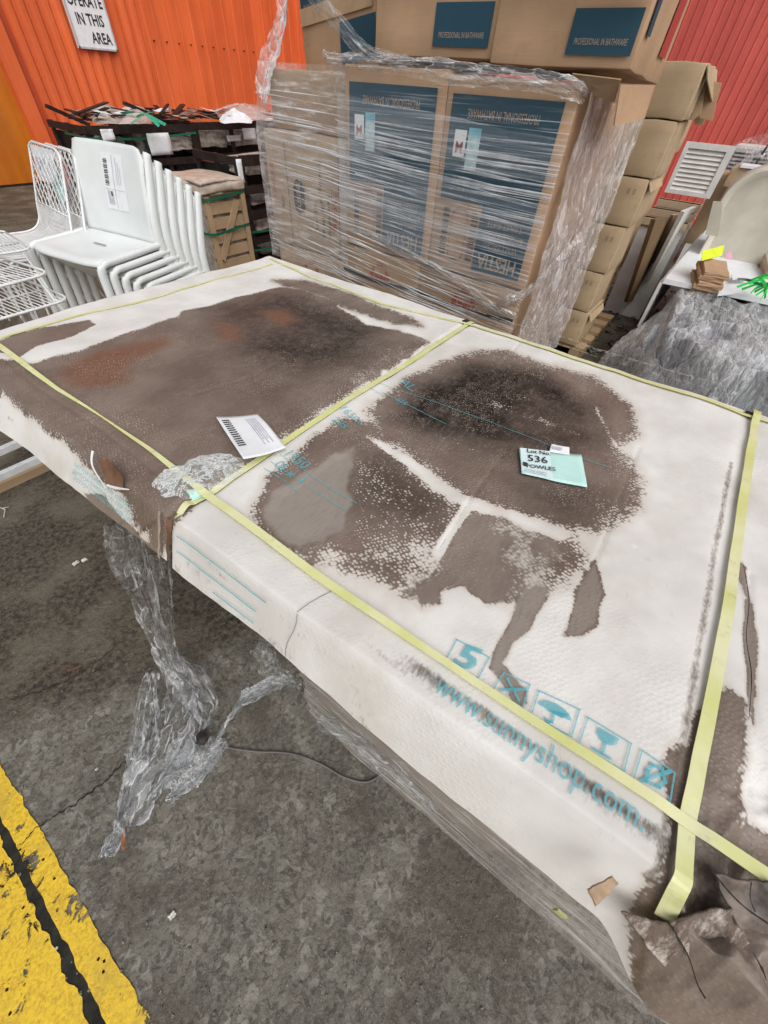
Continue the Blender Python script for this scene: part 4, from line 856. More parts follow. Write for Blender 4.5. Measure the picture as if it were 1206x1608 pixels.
# ---------------------------------------------------------------- wrapped pile of cartons behind
X0 = 2.2
def fy(p): return pix(p, x=X0)[1]
def fz(p): return pix(p, x=X0)[2]
DIRN = (0, -1, 0); UP = (0, 0, 1); DN = (0, 0, -1)      # a face looking at the camera: its reading direction is -y
def face_quad(name, y0, y1, z0, z1, x, mat, par, nseg=1):
    return mk(name, [(x, y0, z0), (x, y1, z0), (x, y1, z1), (x, y0, z1)], [(0, 1, 2, 3)], mat, par)
def face_poly(name, pts, x, mat, par): return mk(name, [(x, a, b) for a, b in pts], [tuple(range(len(pts)))], mat, par)
def tall_carton(y0, y1, z0, z1, dep, label, seed, dx=0.):
    """upside down bathware carton, dark blue printed panel on the front face."""
    xf = X0+dx; r = empty('bathware_carton', ((xf+dep/2), (y0+y1)/2, z0)); tag(r, label, 'carton', 'upside down bathware cartons in the wrapped pile')
    carton_body('box', (xf, y0+.002, z0), (xf+dep, y1-.002, z1), CARD, r, .006, .002, seed, .002)
    yl, yr = y1-.035, y0+.045; zt, zb_ = z1-.055, z0+.035; xp = xf-.0075
    # the panel keeps a plain window bottom left, where the line drawing is
    wy = yl-.235; wz = z0+.305
    pp_ = face_poly('printed_panel', [(yl, wz), (yl, zt), (yr, zt), (yr, zb_), (wy, zb_), (wy, wz)], xp, NAVY, r)
    # mirrored because the carton stands on its head: text turned half round
    rx, ru = (0, 1, 0), (0, 0, -1); xt = xp-.0015
    text('lettering', 'PROFESSIONAL IN BATHWARE', .042, TANP, pp_, (xt, (yl+yr)/2, zt-.055), rx, ru, sx=(yl-yr)*.70/(.042*14.6))
    text('lettering', 'HESTIA', .085, TANP, pp_, (xt, (wy+yr)/2-.0, z0+.085), rx, ru, sx=.78, bold=.002)
    for i, s_ in enumerate(('WALL FACED', 'BACK TO WALL', 'TOILET SUITE')): text('lettering', s_, .030, TANP, pp_, (xt, (wy+yr)/2, z0+.155+.042*i), rx, ru)
    lb = face_quad('label_sticker', yl-.035, yl-.095, zt-.20, zt-.11, xt, PAPER, r)
    text('label_mark', 'M', .055, REDP, lb, (xt-.0015, yl-.065, zt-.165), rx, ru, bold=.001)
    lb2 = face_quad('label_sticker', yl-.105, yl-.165, zt-.24, zt-.10, xt, simple('pale_blue_sticker', (.55, .72, .75), .5, .1, 30), r); face_quad('label_band', yl-.105, yl-.165, zt-.13, zt-.10, xt-.0012, simple('blue_band', (.16, .48, .62), .5), lb2)
    # line drawing of the box contents with dashes either side
    for k_ in range(9):
        for yy, w_ in ((yl-.03, .035), (wy+.045, .035)): face_quad('drawing_dash', yy, yy-w_, wz-.045-.024*k_, wz-.033-.024*k_, xp-.001, BLACKP, r)
    ol = [(yl-.085+.0*t, z0+.07) for t in (0,)]
    a0, a1, b0, b1, rc = yl-.08, wy+.065, z0+.06, wz-.03, .03
    pts = []
    for cy_, cz_, st in ((a0-rc, b1-rc, 0), (a1+rc, b1-rc, 90), (a1+rc, b0+rc, 180), (a0-rc, b0+rc, 270)):
        for q in range(5): t = R(st+q*22.5); pts.append((cy_+rc*math.cos(t), cz_+rc*math.sin(t)))
    V = []; n = len(pts); cyy, czz = (a0+a1)/2, (b0+b1)/2
    for s_ in (1, .965): V += [(xp-.001, cyy+(a-cyy)*s_, czz+(b-czz)*s_) for a, b in pts]
    mk('line_drawing', V, [(i, (i+1) % n, n+(i+1) % n, n+i) for i in range(n)], BLACKP, r)
    mb = MB(); mb.box((xf+.05, y0+.01, z1-.002), (xf+dep-.02, y0+.012, z1-.001)); return r
yA, yB, yC = fy((543, 250)), fy((688, 270)), fy((868, 300)); zt_, zb_ = 1.505, .775
tall_carton(yB, yA, zb_, zt_, .5, 'upside down carton with navy printed panel, left of the wrapped pair', 1); tall_carton(yC, yB, zb_, zt_-.012, .5, 'upside down carton with navy printed panel, right of the wrapped pair', 2)
def sun_carton(y0, y1, z0, z1, dep, label, seed, dx=0, logo=True, mat=None):
    xf = X0+dx; r = empty('bath_carton', (xf+dep/2, (y0+y1)/2, z0)); tag(r, label, 'carton', 'low bath cartons at the bottom of the pile')
    carton_body('box', (xf, y0+.002, z0), (xf+dep, y1-.002, z1-.003), mat or CARD2, r, .007, .004, seed); xt = xf-.0085; yc = (y0+y1)/2
    if logo:
        zc = z1-.105; V = []; F = []
        for i in range(11):
            a = math.pi*i/10; d = (math.cos(a), math.sin(a)); n_ = (-d[1]*.006, d[0]*.006); b_ = len(V)
            V += [(xt, yc-d[0]*.045-n_[0], zc+d[1]*.035-n_[1]), (xt, yc-d[0]*.045+n_[0], zc+d[1]*.035+n_[1]), (xt, yc-d[0]*.075, zc+d[1]*.062)]; F.append((b_, b_+1, b_+2))
        mk('sun_logo', V, F, REDP, r); text('lettering', 'SUNNY', .045, REDP, r, (xt, yc, zc-.028), DIRN, UP, bold=.001)
        text('lettering', 'MODEL:', .032, BLACKP, r, (xt, y1-.06, z1-.20), DIRN, UP, 'LEFT'); text('lettering', 'SIZE:', .032, BLACKP, r, (xt, y1-.06, z1-.245), DIRN, UP, 'LEFT')
        # sagging dark strap across the carton front
        sp_ = [(xt-.003, y1+(y0-y1)*t, z1-.135-.02*math.sin(math.pi*t)) for t in np.linspace(0, 1, 9)]
        ribbon('strap', sp_, .016, simple('grey_strap', (.05, .055, .055), .35), r, (0, 0, 1), n=2, th=.0015)
    return r
yM = fy((655, 470)); sun_carton(yM, yA+.02, .13, zb_-.004, .95, 'brown bath carton with red sun logo, middle of the bottom row', 11)
sun_carton(yC+.012, yM, .13, zb_-.012, .95, 'brown bath carton with red sun logo, right end of the bottom row', 12)
# left column of the pile: tall pale carton marked FRAGILE on a low one, small plain one on top
yL = fy((430, 385)); LC = .03
sun_carton(yA+.03, yL-.02, .13, .655, .8, 'pale bath carton with small red sun logo, left end of the bottom row', 13, LC, True, CARD3)
fr = empty('fragile_carton', (X0+.4, (yA+yL)/2, .66)); tag(fr, 'pale carton with vertical FRAGILE lettering and a dark oval logo', 'carton')
carton_body('box', (X0+LC, yA+.012, .662), (X0+.8, yL, 1.235), CARD3, fr, .008, .006, 21, .005); xt = X0+LC-.0115
for s_, dy, zc, sz, m_ in (('FRAGILE', .09, .90, .055, REDP), ('Model: BBT', .185, .86, .04, BLACKP), ('Tapware', .20, 1.06, .04, BLACKP), ('Size: 1500', .245, .86, .036, BLACKP), ('Weight: 30 KG', .135, .88, .034, BLACKP), ('Bath', .53, .90, .035, BLACKP), ('FRAGILE', .6, 1.0, .045, REDP)):
    text('lettering', s_, sz, m_, fr, (xt, yA+.02+dy, zc), (0, 0, 1), (0, 1, 0))
ov = [(yA+.40+.045*max(-1, min(1, math.cos(a)*1.25)), .945+.085*math.sin(a)) for a in np.linspace(0, 2*math.pi, 24)[:-1]]; ovo = face_poly('oval_logo', ov, xt-.001, simple('dark_blue_ink', (.035, .035, .07), .6), fr)
text('logo_mark', 'SUNNY', .045, TANP, ovo, (xt-.0025, yA+.40, .945), (0, 0, 1), (0, 1, 0), bold=.001)
for yy in (yA+.07, yA+.49): face_quad('printed_rule', yy, yy+.004, .68, 1.2, xt, INK, fr)
pl = empty('plain_carton', (X0+.4, yA+.3, 1.24)); tag(pl, 'plain brown carton bulging under film at the top left of the pile', 'carton')
carton_body('box', (X0+.06, yA+.015, 1.24), (X0+.7, yL-.06, 1.475), CARD2, pl, .012, .008, 23, .006)
# top row
def top_carton(y0, y1, z0, z1, dep, label, seed, dx=0, rz=0, lean=0, patches=(), name='basin_carton'):
    r = empty(name, (X0+dx+dep/2, (y0+y1)/2, z0), 0); tag(r, label, 'carton', 'bathware cartons along the top of the pile')
    hw = (y1-y0)/2; V, F = rbox_mesh((dep/2, hw, (z1-z0)/2), .006, 4, .004, seed, .003); V[:, 2] += (z1-z0)/2
    o = mk('box', V, F, CARD, r, True, False); xt = -dep/2-.0085
    for (a, b, c_, d, s_) in patches:       # printed navy patches: along the face, up the face
        p = mk('printed_patch', [(xt, hw-a, c_), (xt, hw-b, c_), (xt, hw-b, d), (xt, hw-a, d)], [(0, 1, 2, 3)], NAVY, r, False, False)
        if s_:
            t = text('lettering', s_, .022, TANP, None, (xt-.0015, hw-(a+b)/2, c_+.03), DIRN, UP, sx=min(.8, (b-a)*.85/(.022*14.6))); t.parent = p
    tp = mk('tape', [(xt-.002, hw-.01, .19), (xt-.002, -hw+.01, .19), (xt-.002, -hw+.01, .25), (xt-.002, hw-.01, .25)], [(0, 1, 2, 3)], simple('clear_brown_tape'+str(seed), (.50, .34, .2), .15, .06, 20), r, False, False)
    r.rotation_euler = (0, lean, rz); return r
yT0, yT1, yT2 = fy((588, 84)), fy((771, 104)), fy((985, 131))
tb = 1.525
top_carton(yT1+.004, yT0, tb, tb+.46, .5, 'middle carton of the top row, taped, with navy patch near its right end', 31, .0, 0, .05, ((.05, .45, .31, .46, None), (.31, .57, .03, .145, 'PROFESSIONAL IN BATHWARE')))
rt = top_carton(yT2, yT1-.004, tb-.01, tb+.45, .55, 'right carton of the top row with crushed corner overhanging the pile', 32, -.03, .0, .04, ((.01, .27, .30, .46, None), (.30, .53, .03, .135, 'PROFESSIONAL IN BATHWARE')))
lt = top_carton(yT0+.03, yT0+.62, 1.53, 2.0, .42, 'left carton of the top row, turned and tipped, two navy patches', 33, .12, R(-14), .06, ((.02, .30, .22, .38, 'PROFESSIONAL IN BATHWARE'), (.33, .60, .03, .17, 'PROFESSIONAL IN BATHWARE')))
lt.location = (X0+.42, yT0+.36, 1.475); lt.rotation_euler = (R(-6), 0, R(-10))
# right face of the overhanging carton: navy strip and a drooping flap below
rw = empty('carton_flap', tuple(pix((1010, 150), y=yT2))); tag(rw, 'drooping torn bottom flap under the overhanging top carton', 'flap')
a = pix((965, 128), y=yT2+.02); sp1 = pix((1022, 178), x=X0+.06)
V = [pix((905, 122), x=X0-.035), pix((975, 133), x=X0-.035), np.array([X0+.45, yT2-.004, tb-.02]), np.array([X0+.25, yT2-.012, tb-.13]), np.array([X0-.0, yT2+.01, tb-.10])]
slab('flap', [V[1], V[2], V[2]+np.array([-.02, -.012, -.10]), V[1]+np.array([.05, -.014, -.105])], .005, CARD, rw)
slab('flap', [np.array([X0-.02, yT2+.02, tb-.02]), np.array([X0-.02, yT2+.20, tb-.012]), np.array([X0+.03, yT2+.17, tb-.055]), np.array([X0+.03, yT2+.03, tb-.075])], .004, CARD2, rw)
xs_ = yT2-.0085
mk('navy_patch', [(X0+.01, xs_, tb+.08), (X0+.06, xs_, tb+.08), (X0+.06, xs_, tb+.20), (X0+.01, xs_, tb+.20)], [(0, 1, 2, 3)], NAVY, rw); mk('red_print', [(X0+.30, xs_, tb+.05), (X0+.42, xs_, tb+.05), (X0+.44, xs_, tb+.2), (X0+.32, xs_, tb+.2)], [(0, 1, 2, 3)], REDP, rw)
# pallet under the pile
pp = empty('timber_pallet', (2.7, 1.6, 0)); tag(pp, 'timber pallet hidden under the wrapped pile of cartons', 'pallet')
for i in range(6): MB().box((X0+.02+i*.19, yC, .105), (X0+.13+i*.19, yL-.02, .125)).obj('deck_board', WOOD, pp)
for yy in (yC+.02, (yC+yL)/2, yL-.12): MB().box((X0+.03, yy, 0), (X0+1.05, yy+.09, .105)).obj('bearer', WOOD, pp)
# inner cartons filling the depth of the pile, seen from its right side
ic = empty('inner_carton', (3.0, 1.0, .77)); tag(ic, 'brown carton inside the film on the right side of the pile', 'carton'); carton_body('box', (X0+.505, yC+.03, .775), (X0+1.02, yB+.3, 1.44), CARD, ic, .01, .006, 41)
# ---------------------------------------------------------------- stretch film round the pile
sw = empty('stretch_film', (X0, 1.4, .6)); tag(sw, 'clear stretch film wound in bright streaks round the pile of cartons', 'plastic film')
FF = m_film('front_film', .01, .32, (2, 1.6, 95), (.06, 0, 0), (.53, .70), (.80, .84, .88), .08, 9, .12)
FS = m_cello('side_film', .12, .55, (16, 16, 9), (0, .35, 0), (.86, .82, .82), False, .8, .012)
FT = m_cello('bunched_film', .14, .6, (5, 11, 1), (0, 0, .1), (.86, .84, .83), True, .9, .010)
ny, nz = 150, 90; yy = np.linspace(yC-.012, yA+.03, ny); zz = np.linspace(.60, 1.50, nz); G = np.zeros((ny, nz, 3)); YY, ZZ = np.meshgrid(yy, zz, indexing='ij')
slope = np.clip((1.3-ZZ)/.7, 0, 1)*.28
G[..., 1] = YY; G[..., 2] = ZZ; G[..., 0] = X0-.016-.010*ridged(YY*1.2, (ZZ-slope*YY)*17, 3, 4)-.010*fbm(YY*3, ZZ*4, 5)
grid('front_film', G, FF, sw)
yy = np.linspace(yA-.01, yL+.02, 80); zz = np.linspace(.58, 1.50, nz); YY, ZZ = np.meshgrid(yy, zz, indexing='ij'); G = np.zeros((80, nz, 3))
kz = np.clip((ZZ-1.22)/.26, 0, 1); G[..., 1] = np.minimum(YY, yL+.02-kz*.09); G[..., 2] = ZZ; G[..., 0] = X0+.004+.045*kz-.012*ridged(YY*2+ZZ*2, ZZ*(15-9*kz)+YY*6*kz, 8, 4)
grid('corner_film', G, m_film('left_film', .08, .50, (8, 5, 40), (.25, 0, .3), (.48, .7), (.80, .77, .75), .10, 20, .5), sw)
# left end return
G2 = np.zeros((30, nz, 3)); xx = np.linspace(X0+.0, X0+.8, 30); XX, ZZ = np.meshgrid(xx, zz, indexing='ij'); kz = np.clip((ZZ-1.22)/.26, 0, 1); G2[..., 0] = XX; G2[..., 2] = ZZ; G2[..., 1] = yL+.02-kz*.09+.012*ridged(XX*4, ZZ*8, 4, 3)
grid('corner_film', G2, FS, sw)
# right side
nx, nz = 120, 150; xx = np.linspace(X0-.012, X0+1.06, nx); tt = np.linspace(0, 1, nz); XX, TT = np.meshgrid(xx, tt, indexing='ij'); G = np.zeros((nx, nz, 3))
zlo = .16+.42*np.clip((X0+.25-XX)/.27, 0, 1)*0; ztop = 1.47-.08*(XX-X0); ZZ = zlo+(ztop-zlo)*TT
r1 = ridged((XX-X0)*3+ZZ*3.2, ZZ*2.2-(XX-X0)*5, 12, 4); r2 = ridged(XX*16, ZZ*16, 14, 3)
G[..., 0] = XX; G[..., 2] = ZZ; G[..., 1] = yC-.018-.030*r1-.010*r2
grid('side_film', G, FS, sw)
# bunched film along the top edge and over the top row
def rope(pts, wds, seed, mat=FT, amp=.012, side=(0, 0, 1)): return film_strip('bunched_film', pts, wds, mat, sw, seed, amp, nv=18, side=side)
xo = X0-.045
rope([(xo+.03, yA+.12, 1.53), (xo, yA-.06, 1.512), (xo-.005, yB, 1.50), (xo-.01, yB-.25, 1.49), (xo, yC+.05, 1.478), (xo+.05, yC-.02, 1.45)], [.03, .05, .07, .065, .06, .04], 3)
zb2 = tb+.235
rope([(xo+.02, yT1-.01, zb2+.04), (xo-.03, yT1-.13, zb2+.02), (xo-.05, yT1-.30, zb2-.015), (xo-.05, yT1-.45, zb2-.03), (xo-.01, yT2-.012, zb2-.05)], [.05, .10, .10, .09, .06], 9, m_cello('white_bunched_film', .34, .6, (5, 9, 1), (0, 0, .1), (.88, .90, .92), True, .9, .010), .016)
rope([(xo+.02, yT0-.01, zb2+.04), (xo, yT0-.2, zb2+.035), (xo, yT0-.4, zb2+.025), (xo+.01, yT1+.01, zb2+.01)], [.035, .05, .045, .03], 15)
rope([(X0+.16, yT0+.62, 1.80), (X0+.06, yT0+.45, 1.73), (X0+.0, yT0+.2, 1.62), (xo, yT0-.02, 1.535), (xo, yT0-.25, 1.515)], [.05, .06, .07, .05, .03], 21, m_cello('thin_film', .06, .45, (6, 5, 1), (0, 0, .1), (.84, .86, .9), True, .8, .010), .01)
rope([(X0+.10, yL-.22, 1.78), (X0+.06, yL-.20, 1.64), (X0+.02, yL-.12, 1.50), (X0-.01, yL-.06, 1.36)], [.05, .08, .12, .10], 25, FS, .016, (0, 1, 0))
rope([(xo+.01, yC+.12, .66), (xo-.01, yC+.05, .735), (xo+.03, yC-.02, .77), (X0+.25, yC-.05, .86), (X0+.55, yC-.05, .92)], [.03, .05, .04, .07, .08], 33, FS, .014)
rope([(xo+.02, yA-.1, .875), (xo+.0, yB, .80), (xo, yB-.28, .73), (xo, yC+.12, .675), (xo+.02, yC, .655)], [.015, .035, .05, .05, .03], 39, FT, .006)
FBND = m_film('film_band', .05, .22, (2, 1.2, 60), (.05, 0, 0), (.45, .75), (.82, .85, .88), .10, 6, .2)
for za, zc, hh in ((1.30, 1.26, .20), (1.12, 1.02, .24), (.95, .78, .20), (1.02, .93, .10)):
    n1_, n2_ = 70, 12; P = np.zeros((n1_, n2_, 3))
    for i in range(n1_):
        for j in range(n2_):
            u_, v_ = i/(n1_-1), j/(n2_-1)-.5; y_ = yA+.02+(yC-.012-yA-.02)*u_; P[i, j] = (X0-.034-.012*math.sin(math.pi*u_)-.006*float(ridged(u_*2, v_*3+za*7, 3, 3)), y_, za+(zc-za)*u_+v_*hh*(1-.35*u_)+.012*float(vnoise(u_*5, za*9, 2)))
    grid('film_band', P, FBND, sw)
# bright stretched strands, fanning downwards to the right
SM = N('film_strand'); SM.bs(Base_Color=(.86, .88, .9), Roughness=.12); SM.b.inputs['Specular IOR Level'].default_value = .8; SM.alpha(SM.step(SM.noise(1, 4, .6, SM.map((1.5, 2.2, 1.5))), .36, .62, .10, .75)); SM = SM.m
mb = MB()
for i in range(95):
    t = random.random(); z0 = 1.40-.80*t+random.uniform(-.02, .02); drop = .02+.20*t*random.uniform(.5, 1.15); y0 = yL*random.choice([1, 1, .75, .7])+random.uniform(-.05, .05)*(random.random() < .5); y0 = min(y0, yL); y1 = yC-.01
    wv = random.choice([.0010, .0014, .0018, .0026]); ph = random.random()*6; pts = []
    for k_ in range(15):
        u = k_/14; y_ = y0+(y1-y0)*u; pts.append((X0-.026-.010*math.sin(math.pi*u)+(.03 if y_ > yA+.02 else 0), y_, z0-drop*u-.012*math.sin(math.pi*u)+.003*math.sin(u*9+ph)))
    b_ = len(mb.V); V = []
    for k_, p in enumerate(pts): ww = wv*(1+.8*math.sin(k_*1.3+ph)); V += [(p[0], p[1], p[2]-ww), (p[0]-ww, p[1], p[2]), (p[0], p[1], p[2]+ww)]
    F = []
    for k_ in range(14):
        for q in (0, 1): F.append((3*k_+q, 3*k_+3+q, 3*k_+4+q, 3*k_+1+q))
    mb.add(V, F)
tag(mb.obj('film_strands', SM, sw, True), kind='stuff')

# ---------------------------------------------------------------- column of plain cartons behind the pile, right
XB = 3.36; corner = [(1113, 97), (1071, 191), (1020, 282), (988, 359), (948, 431), (923, 492), (905, 546)]
cq = [pix(p, x=XB) for p in corner]
names = ['topmost plain carton of the leaning column, its flap hanging open', 'second plain carton from the top of the leaning column', 'third plain carton from the top of the leaning column, torn corner', 'fourth plain carton from the top of the leaning column', 'fifth plain carton from the top of the leaning column', 'bottom plain carton of the leaning column']
CW = .52; CB = m_cardboard('plain_carton_board', (.46, .345, .215), .3)
for i in range(6):
    zt1, zb1 = cq[i][2], cq[i+1][2]; yr = (cq[i][1]+cq[i+1][1])/2; r = empty('plain_carton', (XB+.2, yr+CW/2, zb1)); tag(r, names[i], 'carton', 'plain cartons stacked in a column')
    carton_body('box', (XB, yr, zb1+.004), (XB+.40, yr+CW, zt1-.002), CB, r, .008, .004, 50+i, .004)
    if i in (2, 3, 4, 5): text('printed_mark', '||  ||', .03, BLACKP, r, (XB-.014, yr+.07, zb1+(zt1-zb1)*.75), DIRN, UP)
    if i in (0, 2, 5):
        slab('flap', [(XB+.01, yr-.004, zt1-.01), (XB+.36, yr-.012, zt1-.012), (XB+.34, yr-.035-.05*(i == 0), zt1-(.16 if i == 0 else .05)), (XB+.03, yr-.03, zt1-.06)], .005, CB, r)
    mk('tape', [(XB+.02, yr-.0165, zb1+.02), (XB+.035, yr-.0165, zb1+.02), (XB+.035, yr-.0165, zt1-.02), (XB+.02, yr-.0165, zt1-.02)], [(0, 1, 2, 3)], FS, r)
t2 = empty('open_carton', (XB+.35, cq[0][1]-.02, cq[0][2]-.3)); tag(t2, 'torn open carton pieces jutting out beside the top of the column', 'carton')
for k_, (p, q, r_, s_) in enumerate(((( 1090, 120), (1112, 118), (1100, 180), (1086, 190)), ((1108, 125), (1133, 130), (1118, 190), (1098, 185)), ((1095, 150), (1120, 150), (1104, 196), (1090, 196)))):
    slab('flap', [pix(a, x=XB+.2+.05*k_) for a in (p, q, r_, s_)], .012, CB if k_ != 1 else CARD, t2)
bp = empty('timber_pallet', (XB+.2, cq[0][1]+.3, 0)); tag(bp, 'timber pallet under the leaning column of plain cartons', 'pallet')
for yy in (.5, .72, .94): MB().box((XB+.02, yy, 0), (XB+.95, yy+.08, cq[6][2]-.03)).obj('bearer', WOOD, bp)
for i in range(5): MB().box((XB+.02+.2*i, .48, cq[6][2]-.029), (XB+.13+.2*i, 1.1, cq[6][2]-.004)).obj('deck_board', WOOD, bp)
# a second column further back closes the gap
for i in range(4):
    r = empty('plain_carton', (XB+.7, .82, .15+.36*i)); tag(r, ['lowest', 'second lowest', 'second highest', 'highest'][i]+' plain carton of the rear column behind the leaning one', 'carton', 'plain cartons stacked in a column')
    carton_body('box', (XB+.45, .60-.02*i, .15+.36*i), (XB+.88, 1.1, .505+.36*i), CB, r, .008, .003, 60+i, .004)
# ---------------------------------------------------------------- stack of white moulded chairs
def white_chair(label):
    r = empty('white_chair', (0, 0, 0)); tag(r, label, 'chair', 'stacked white moulded chairs')
    W2 = .272
    # seat: rounded, dished sheet with a turned-down front lip; front towards -x
    nu, nv = 26, 22; P = np.zeros((nu, nv, 3))
    for i in range(nu):
        u = i/(nu-1)
        for j in range(nv):
            v = j/(nv-1)*2-1; x = -.245+.455*u; hw = W2*(1-.10*(1-u)**3*0)*(.97+.03*u)
            xf = x+(.035*abs(v)**4)*(1-u)**2
            P[i, j] = (xf, v*hw, .45-.016*(1-abs(v)**2.2)*math.sin(math.pi*min(1, u*1.05))-.022*max(0, 1-u/.12)**2+.012*u-.012*max(0, abs(v)-.9)*10*.5)
    o = grid('seat', P, WHITEPL, r); m = o.modifiers.new('t', 'SOLIDIFY'); m.thickness = .018; m.offset = -1
    # back: curved sheet, rounded top corners, leaning back
    nu, nv = 24, 22; P = np.zeros((nu, nv, 3))
    for i in range(nu):
        u = i/(nu-1)
        for j in range(nv):
            v = j/(nv-1)*2-1; hw = W2*(.985-.03*u); zt1 = .462+.375*u
            cr = max(0, (abs(v)-.80)/.20); zt1 -= .05*cr**3*u**6
            P[i, j] = (.195+.05*u+.05*u*u+.028*(1-v*v)*(.3+.7*u), v*hw, zt1)
    o = grid('backrest', P, WHITEPL, r); m = o.modifiers.new('t', 'SOLIDIFY'); m.thickness = .016; m.offset = 0
    for s_ in (-1, 1):
        y = s_*W2
        pts = smoothpath([(.33, y*.94, .815), (.285, y*.96, .70), (.235, y*.985, .56), (.225, y, .45), (.255, y*1.02, .30), (.30, y*1.05, .14), (.345, y*1.08, 0)], 5); n = len(pts)
        MB().tube(pts, [.016+.003*math.sin(math.pi*i/n) for i in range(n)], 10, [.022+.012*math.sin(math.pi*min(1, i/n*1.1)) for i in range(n)]).obj('rear_leg', WHITEPL, r, True, False)
        pts = smoothpath([(-.262, y*1.06, 0), (-.245, y*1.03, .2), (-.232, y, .37), (-.222, y, .415), (-.19, y, .436), (-.12, y, .44), (.05, y, .447), (.22, y, .455)], 5); n = len(pts)
        MB().tube(pts, .0145, 10, [.026 if i < n*.45 else .016 for i in range(n)]).obj('front_leg', WHITEPL, r, True, False)
    return r
lab = ['topmost white moulded chair of the stack, barcode label on its back', 'second white moulded chair from the top of the stack', 'third white moulded chair from the top of the stack', 'fourth white moulded chair from the top of the stack', 'fifth white moulded chair from the top of the stack', 'lowest and rearmost white moulded chair of the stack']
ch = white_chair(lab[0]); rz = R(9); base = np.array([1.10, 2.675, .345])
chairs = [ch]
for i in range(1, 6):
    c_ = copytree(ch); c_['label'] = lab[i]; chairs.append(c_)
for i, c_ in enumerate(chairs): c_.location = tuple(base+np.array([.046*i, .012*i*0, -.034*i])); c_.rotation_euler = (0, R(0), rz); c_.scale = (.84, 1, 1)
# label on the top chair back (front surface of the back, local coordinates)
def back_pt(u, v, off=.0105): return np.array([.195+.05*u+.05*u*u+.028*(1-v*v)*(.3+.7*u)-off, v*.272*(.985-.03*u), .462+.375*u])
def back_patch(name, u0, u1, v0, v1, mat, off=.0105, n=6, par=None):
    P = np.array([[back_pt(u0+(u1-u0)*i/n, v0+(v1-v0)*j/n, off) for j in range(n+1)] for i in range(n+1)]); return grid(name, P, mat, par or ch, True, False)
plb = back_patch('paper_label', .30, .90, .18, -.42, PAPER)
for i in range(16): back_patch('barcode_bar', .56+.018*i, .56+.018*i+(.011 if i % 3 else .005), .14, .03, INK, .0125, 1, par=plb)
back_patch('label_rule', .52, .525, .16, -.4, PAPERG, .0125, 2, par=plb); back_patch('label_rule', .32, .88, -.10, -.115, PAPERG, .0125, 4, par=plb)
for i in range(3): back_patch('fine_print', .58, .86-.05*i, -.20-.05*i, -.215-.05*i, PAPERG, .0125, 3, par=plb)
back_patch('label_logo', .36, .50, .12, -.04, PAPERG, .0125, 2, par=plb); back_patch('label_logo_dot', .45, .50, .02, -.02, INK, .0135, 2, par=plb)
mk('seat_slot', [(.02, -.05, .4475), (.035, -.05, .4478), (.035, .045, .4478), (.02, .045, .4475)], [(0, 1, 2, 3)], simple('grey_slot', (.3, .31, .31), .6), ch, False, False)
cp = empty('timber_pallet', (1.3, 2.7, 0)); tag(cp, 'low timber pallet carrying the stacked white chairs', 'pallet')
for i in range(6): MB().box((.85+.2*i, 2.3, .15), (.97+.2*i, 3.1, .172)).obj('deck_board', WOOD, cp)
for yy in (2.32, 2.66, 3.0): MB().box((.86, yy, 0), (1.96, yy+.08, .15)).obj('bearer', WOOD, cp)

# ---------------------------------------------------------------- white wire chairs
def wire_chair(label, ticket=False):
    r = empty('wire_chair', (0, 0, 0)); tag(r, label, 'chair', 'white wire chairs')
    hw = .25; prof = smoothpath([(-.25, 0, .435), (-.22, 0, .452), (0, 0, .44), (.14, 0, .445), (.205, 0, .49), (.235, 0, .57), (.28, 0, .70), (.325, 0, .84)], 6)
    fr_ = [(p.x, -hw*(1 if p.z < .5 else 1-.35*max(0, p.z-.55)), p.z) for p in prof]; top = fr_[-1]
    loop = fr_[:-1]+[(top[0], top[1]+.02, top[2]-.004), (top[0]+.003, top[1]+.06, top[2]+.008), (top[0]+.003, -top[1]-.06, top[2]+.008), (top[0], -top[1]-.02, top[2]-.004)]+[(x, -y, z) for x, y, z in fr_[:-1][::-1]]
    MB().tube(loop+[loop[0]], .0065, 6).obj('frame', WIRE, r, True, False)
    n = 26; mb = MB()
    for i in range(1, n):
        v = -hw+2*hw*i/n; mb.tube([(p.x, v, p.z-.004) for p in prof if p.z < .60], .0024, 5)
    tag(mb.obj('seat_rods', WIRE, r, True, False), kind='stuff')
    bk = [p for p in prof if p.z >= .56]; z0, z1 = bk[0].z, bk[-1].z
    def bx(z): return float(np.interp(z, [p.z for p in bk], [p.x for p in bk]))
    mb = MB()
    for d in (-1, 1):
        for i in range(-6, 9):
            a = i*.062
            pts = []
            for k_ in range(9):
                t = k_/8; y = d*(-hw+a+t*.30); z = z0+(z1-z0)*t
                if abs(y) <= hw*(1-.35*max(0, z-.55)): pts.append((bx(z), y, z))
            if len(pts) > 1: mb.tube(pts, .0024, 5)
    tag(mb.obj('back_rods', WIRE, r, True, False), kind='stuff'); MB().tube([(bx(.58), -hw, .58), (bx(.58), hw, .58)], .004, 6).obj('cross_rod', WIRE, r, True, False)
    for s_ in (-1, 1):
        y = s_*(hw-.03)
        for q in ([(-.17, y, .44), (-.20, y*1.05, .2), (-.22, y*1.1, 0)], [(.13, y, .44), (.20, y*1.05, .2), (.26, y*1.1, 0)]): MB().tube(smoothpath(q, 5), .006, 6).obj('leg', WIRE, r, True, False)
    return r
wc = wire_chair('wire chair with a mint ticket on its back, front of the pair by the door'); wc.location = (.925, 3.22, .285); wc.rotation_euler = (0, 0, R(-6))
q = pix((95, 237), y=3.2)
P = [(.300, .20, .66), (.300, .06, .66)]
t1 = mk('mint_ticket', [(.288, -.03, .60), (.300, -.16, .66), (.328, -.10, .80), (.308, .05, .74)], [(0, 1, 2, 3)], MINT, wc, False, False); t1['label'] = 'mint ticket with handwriting'
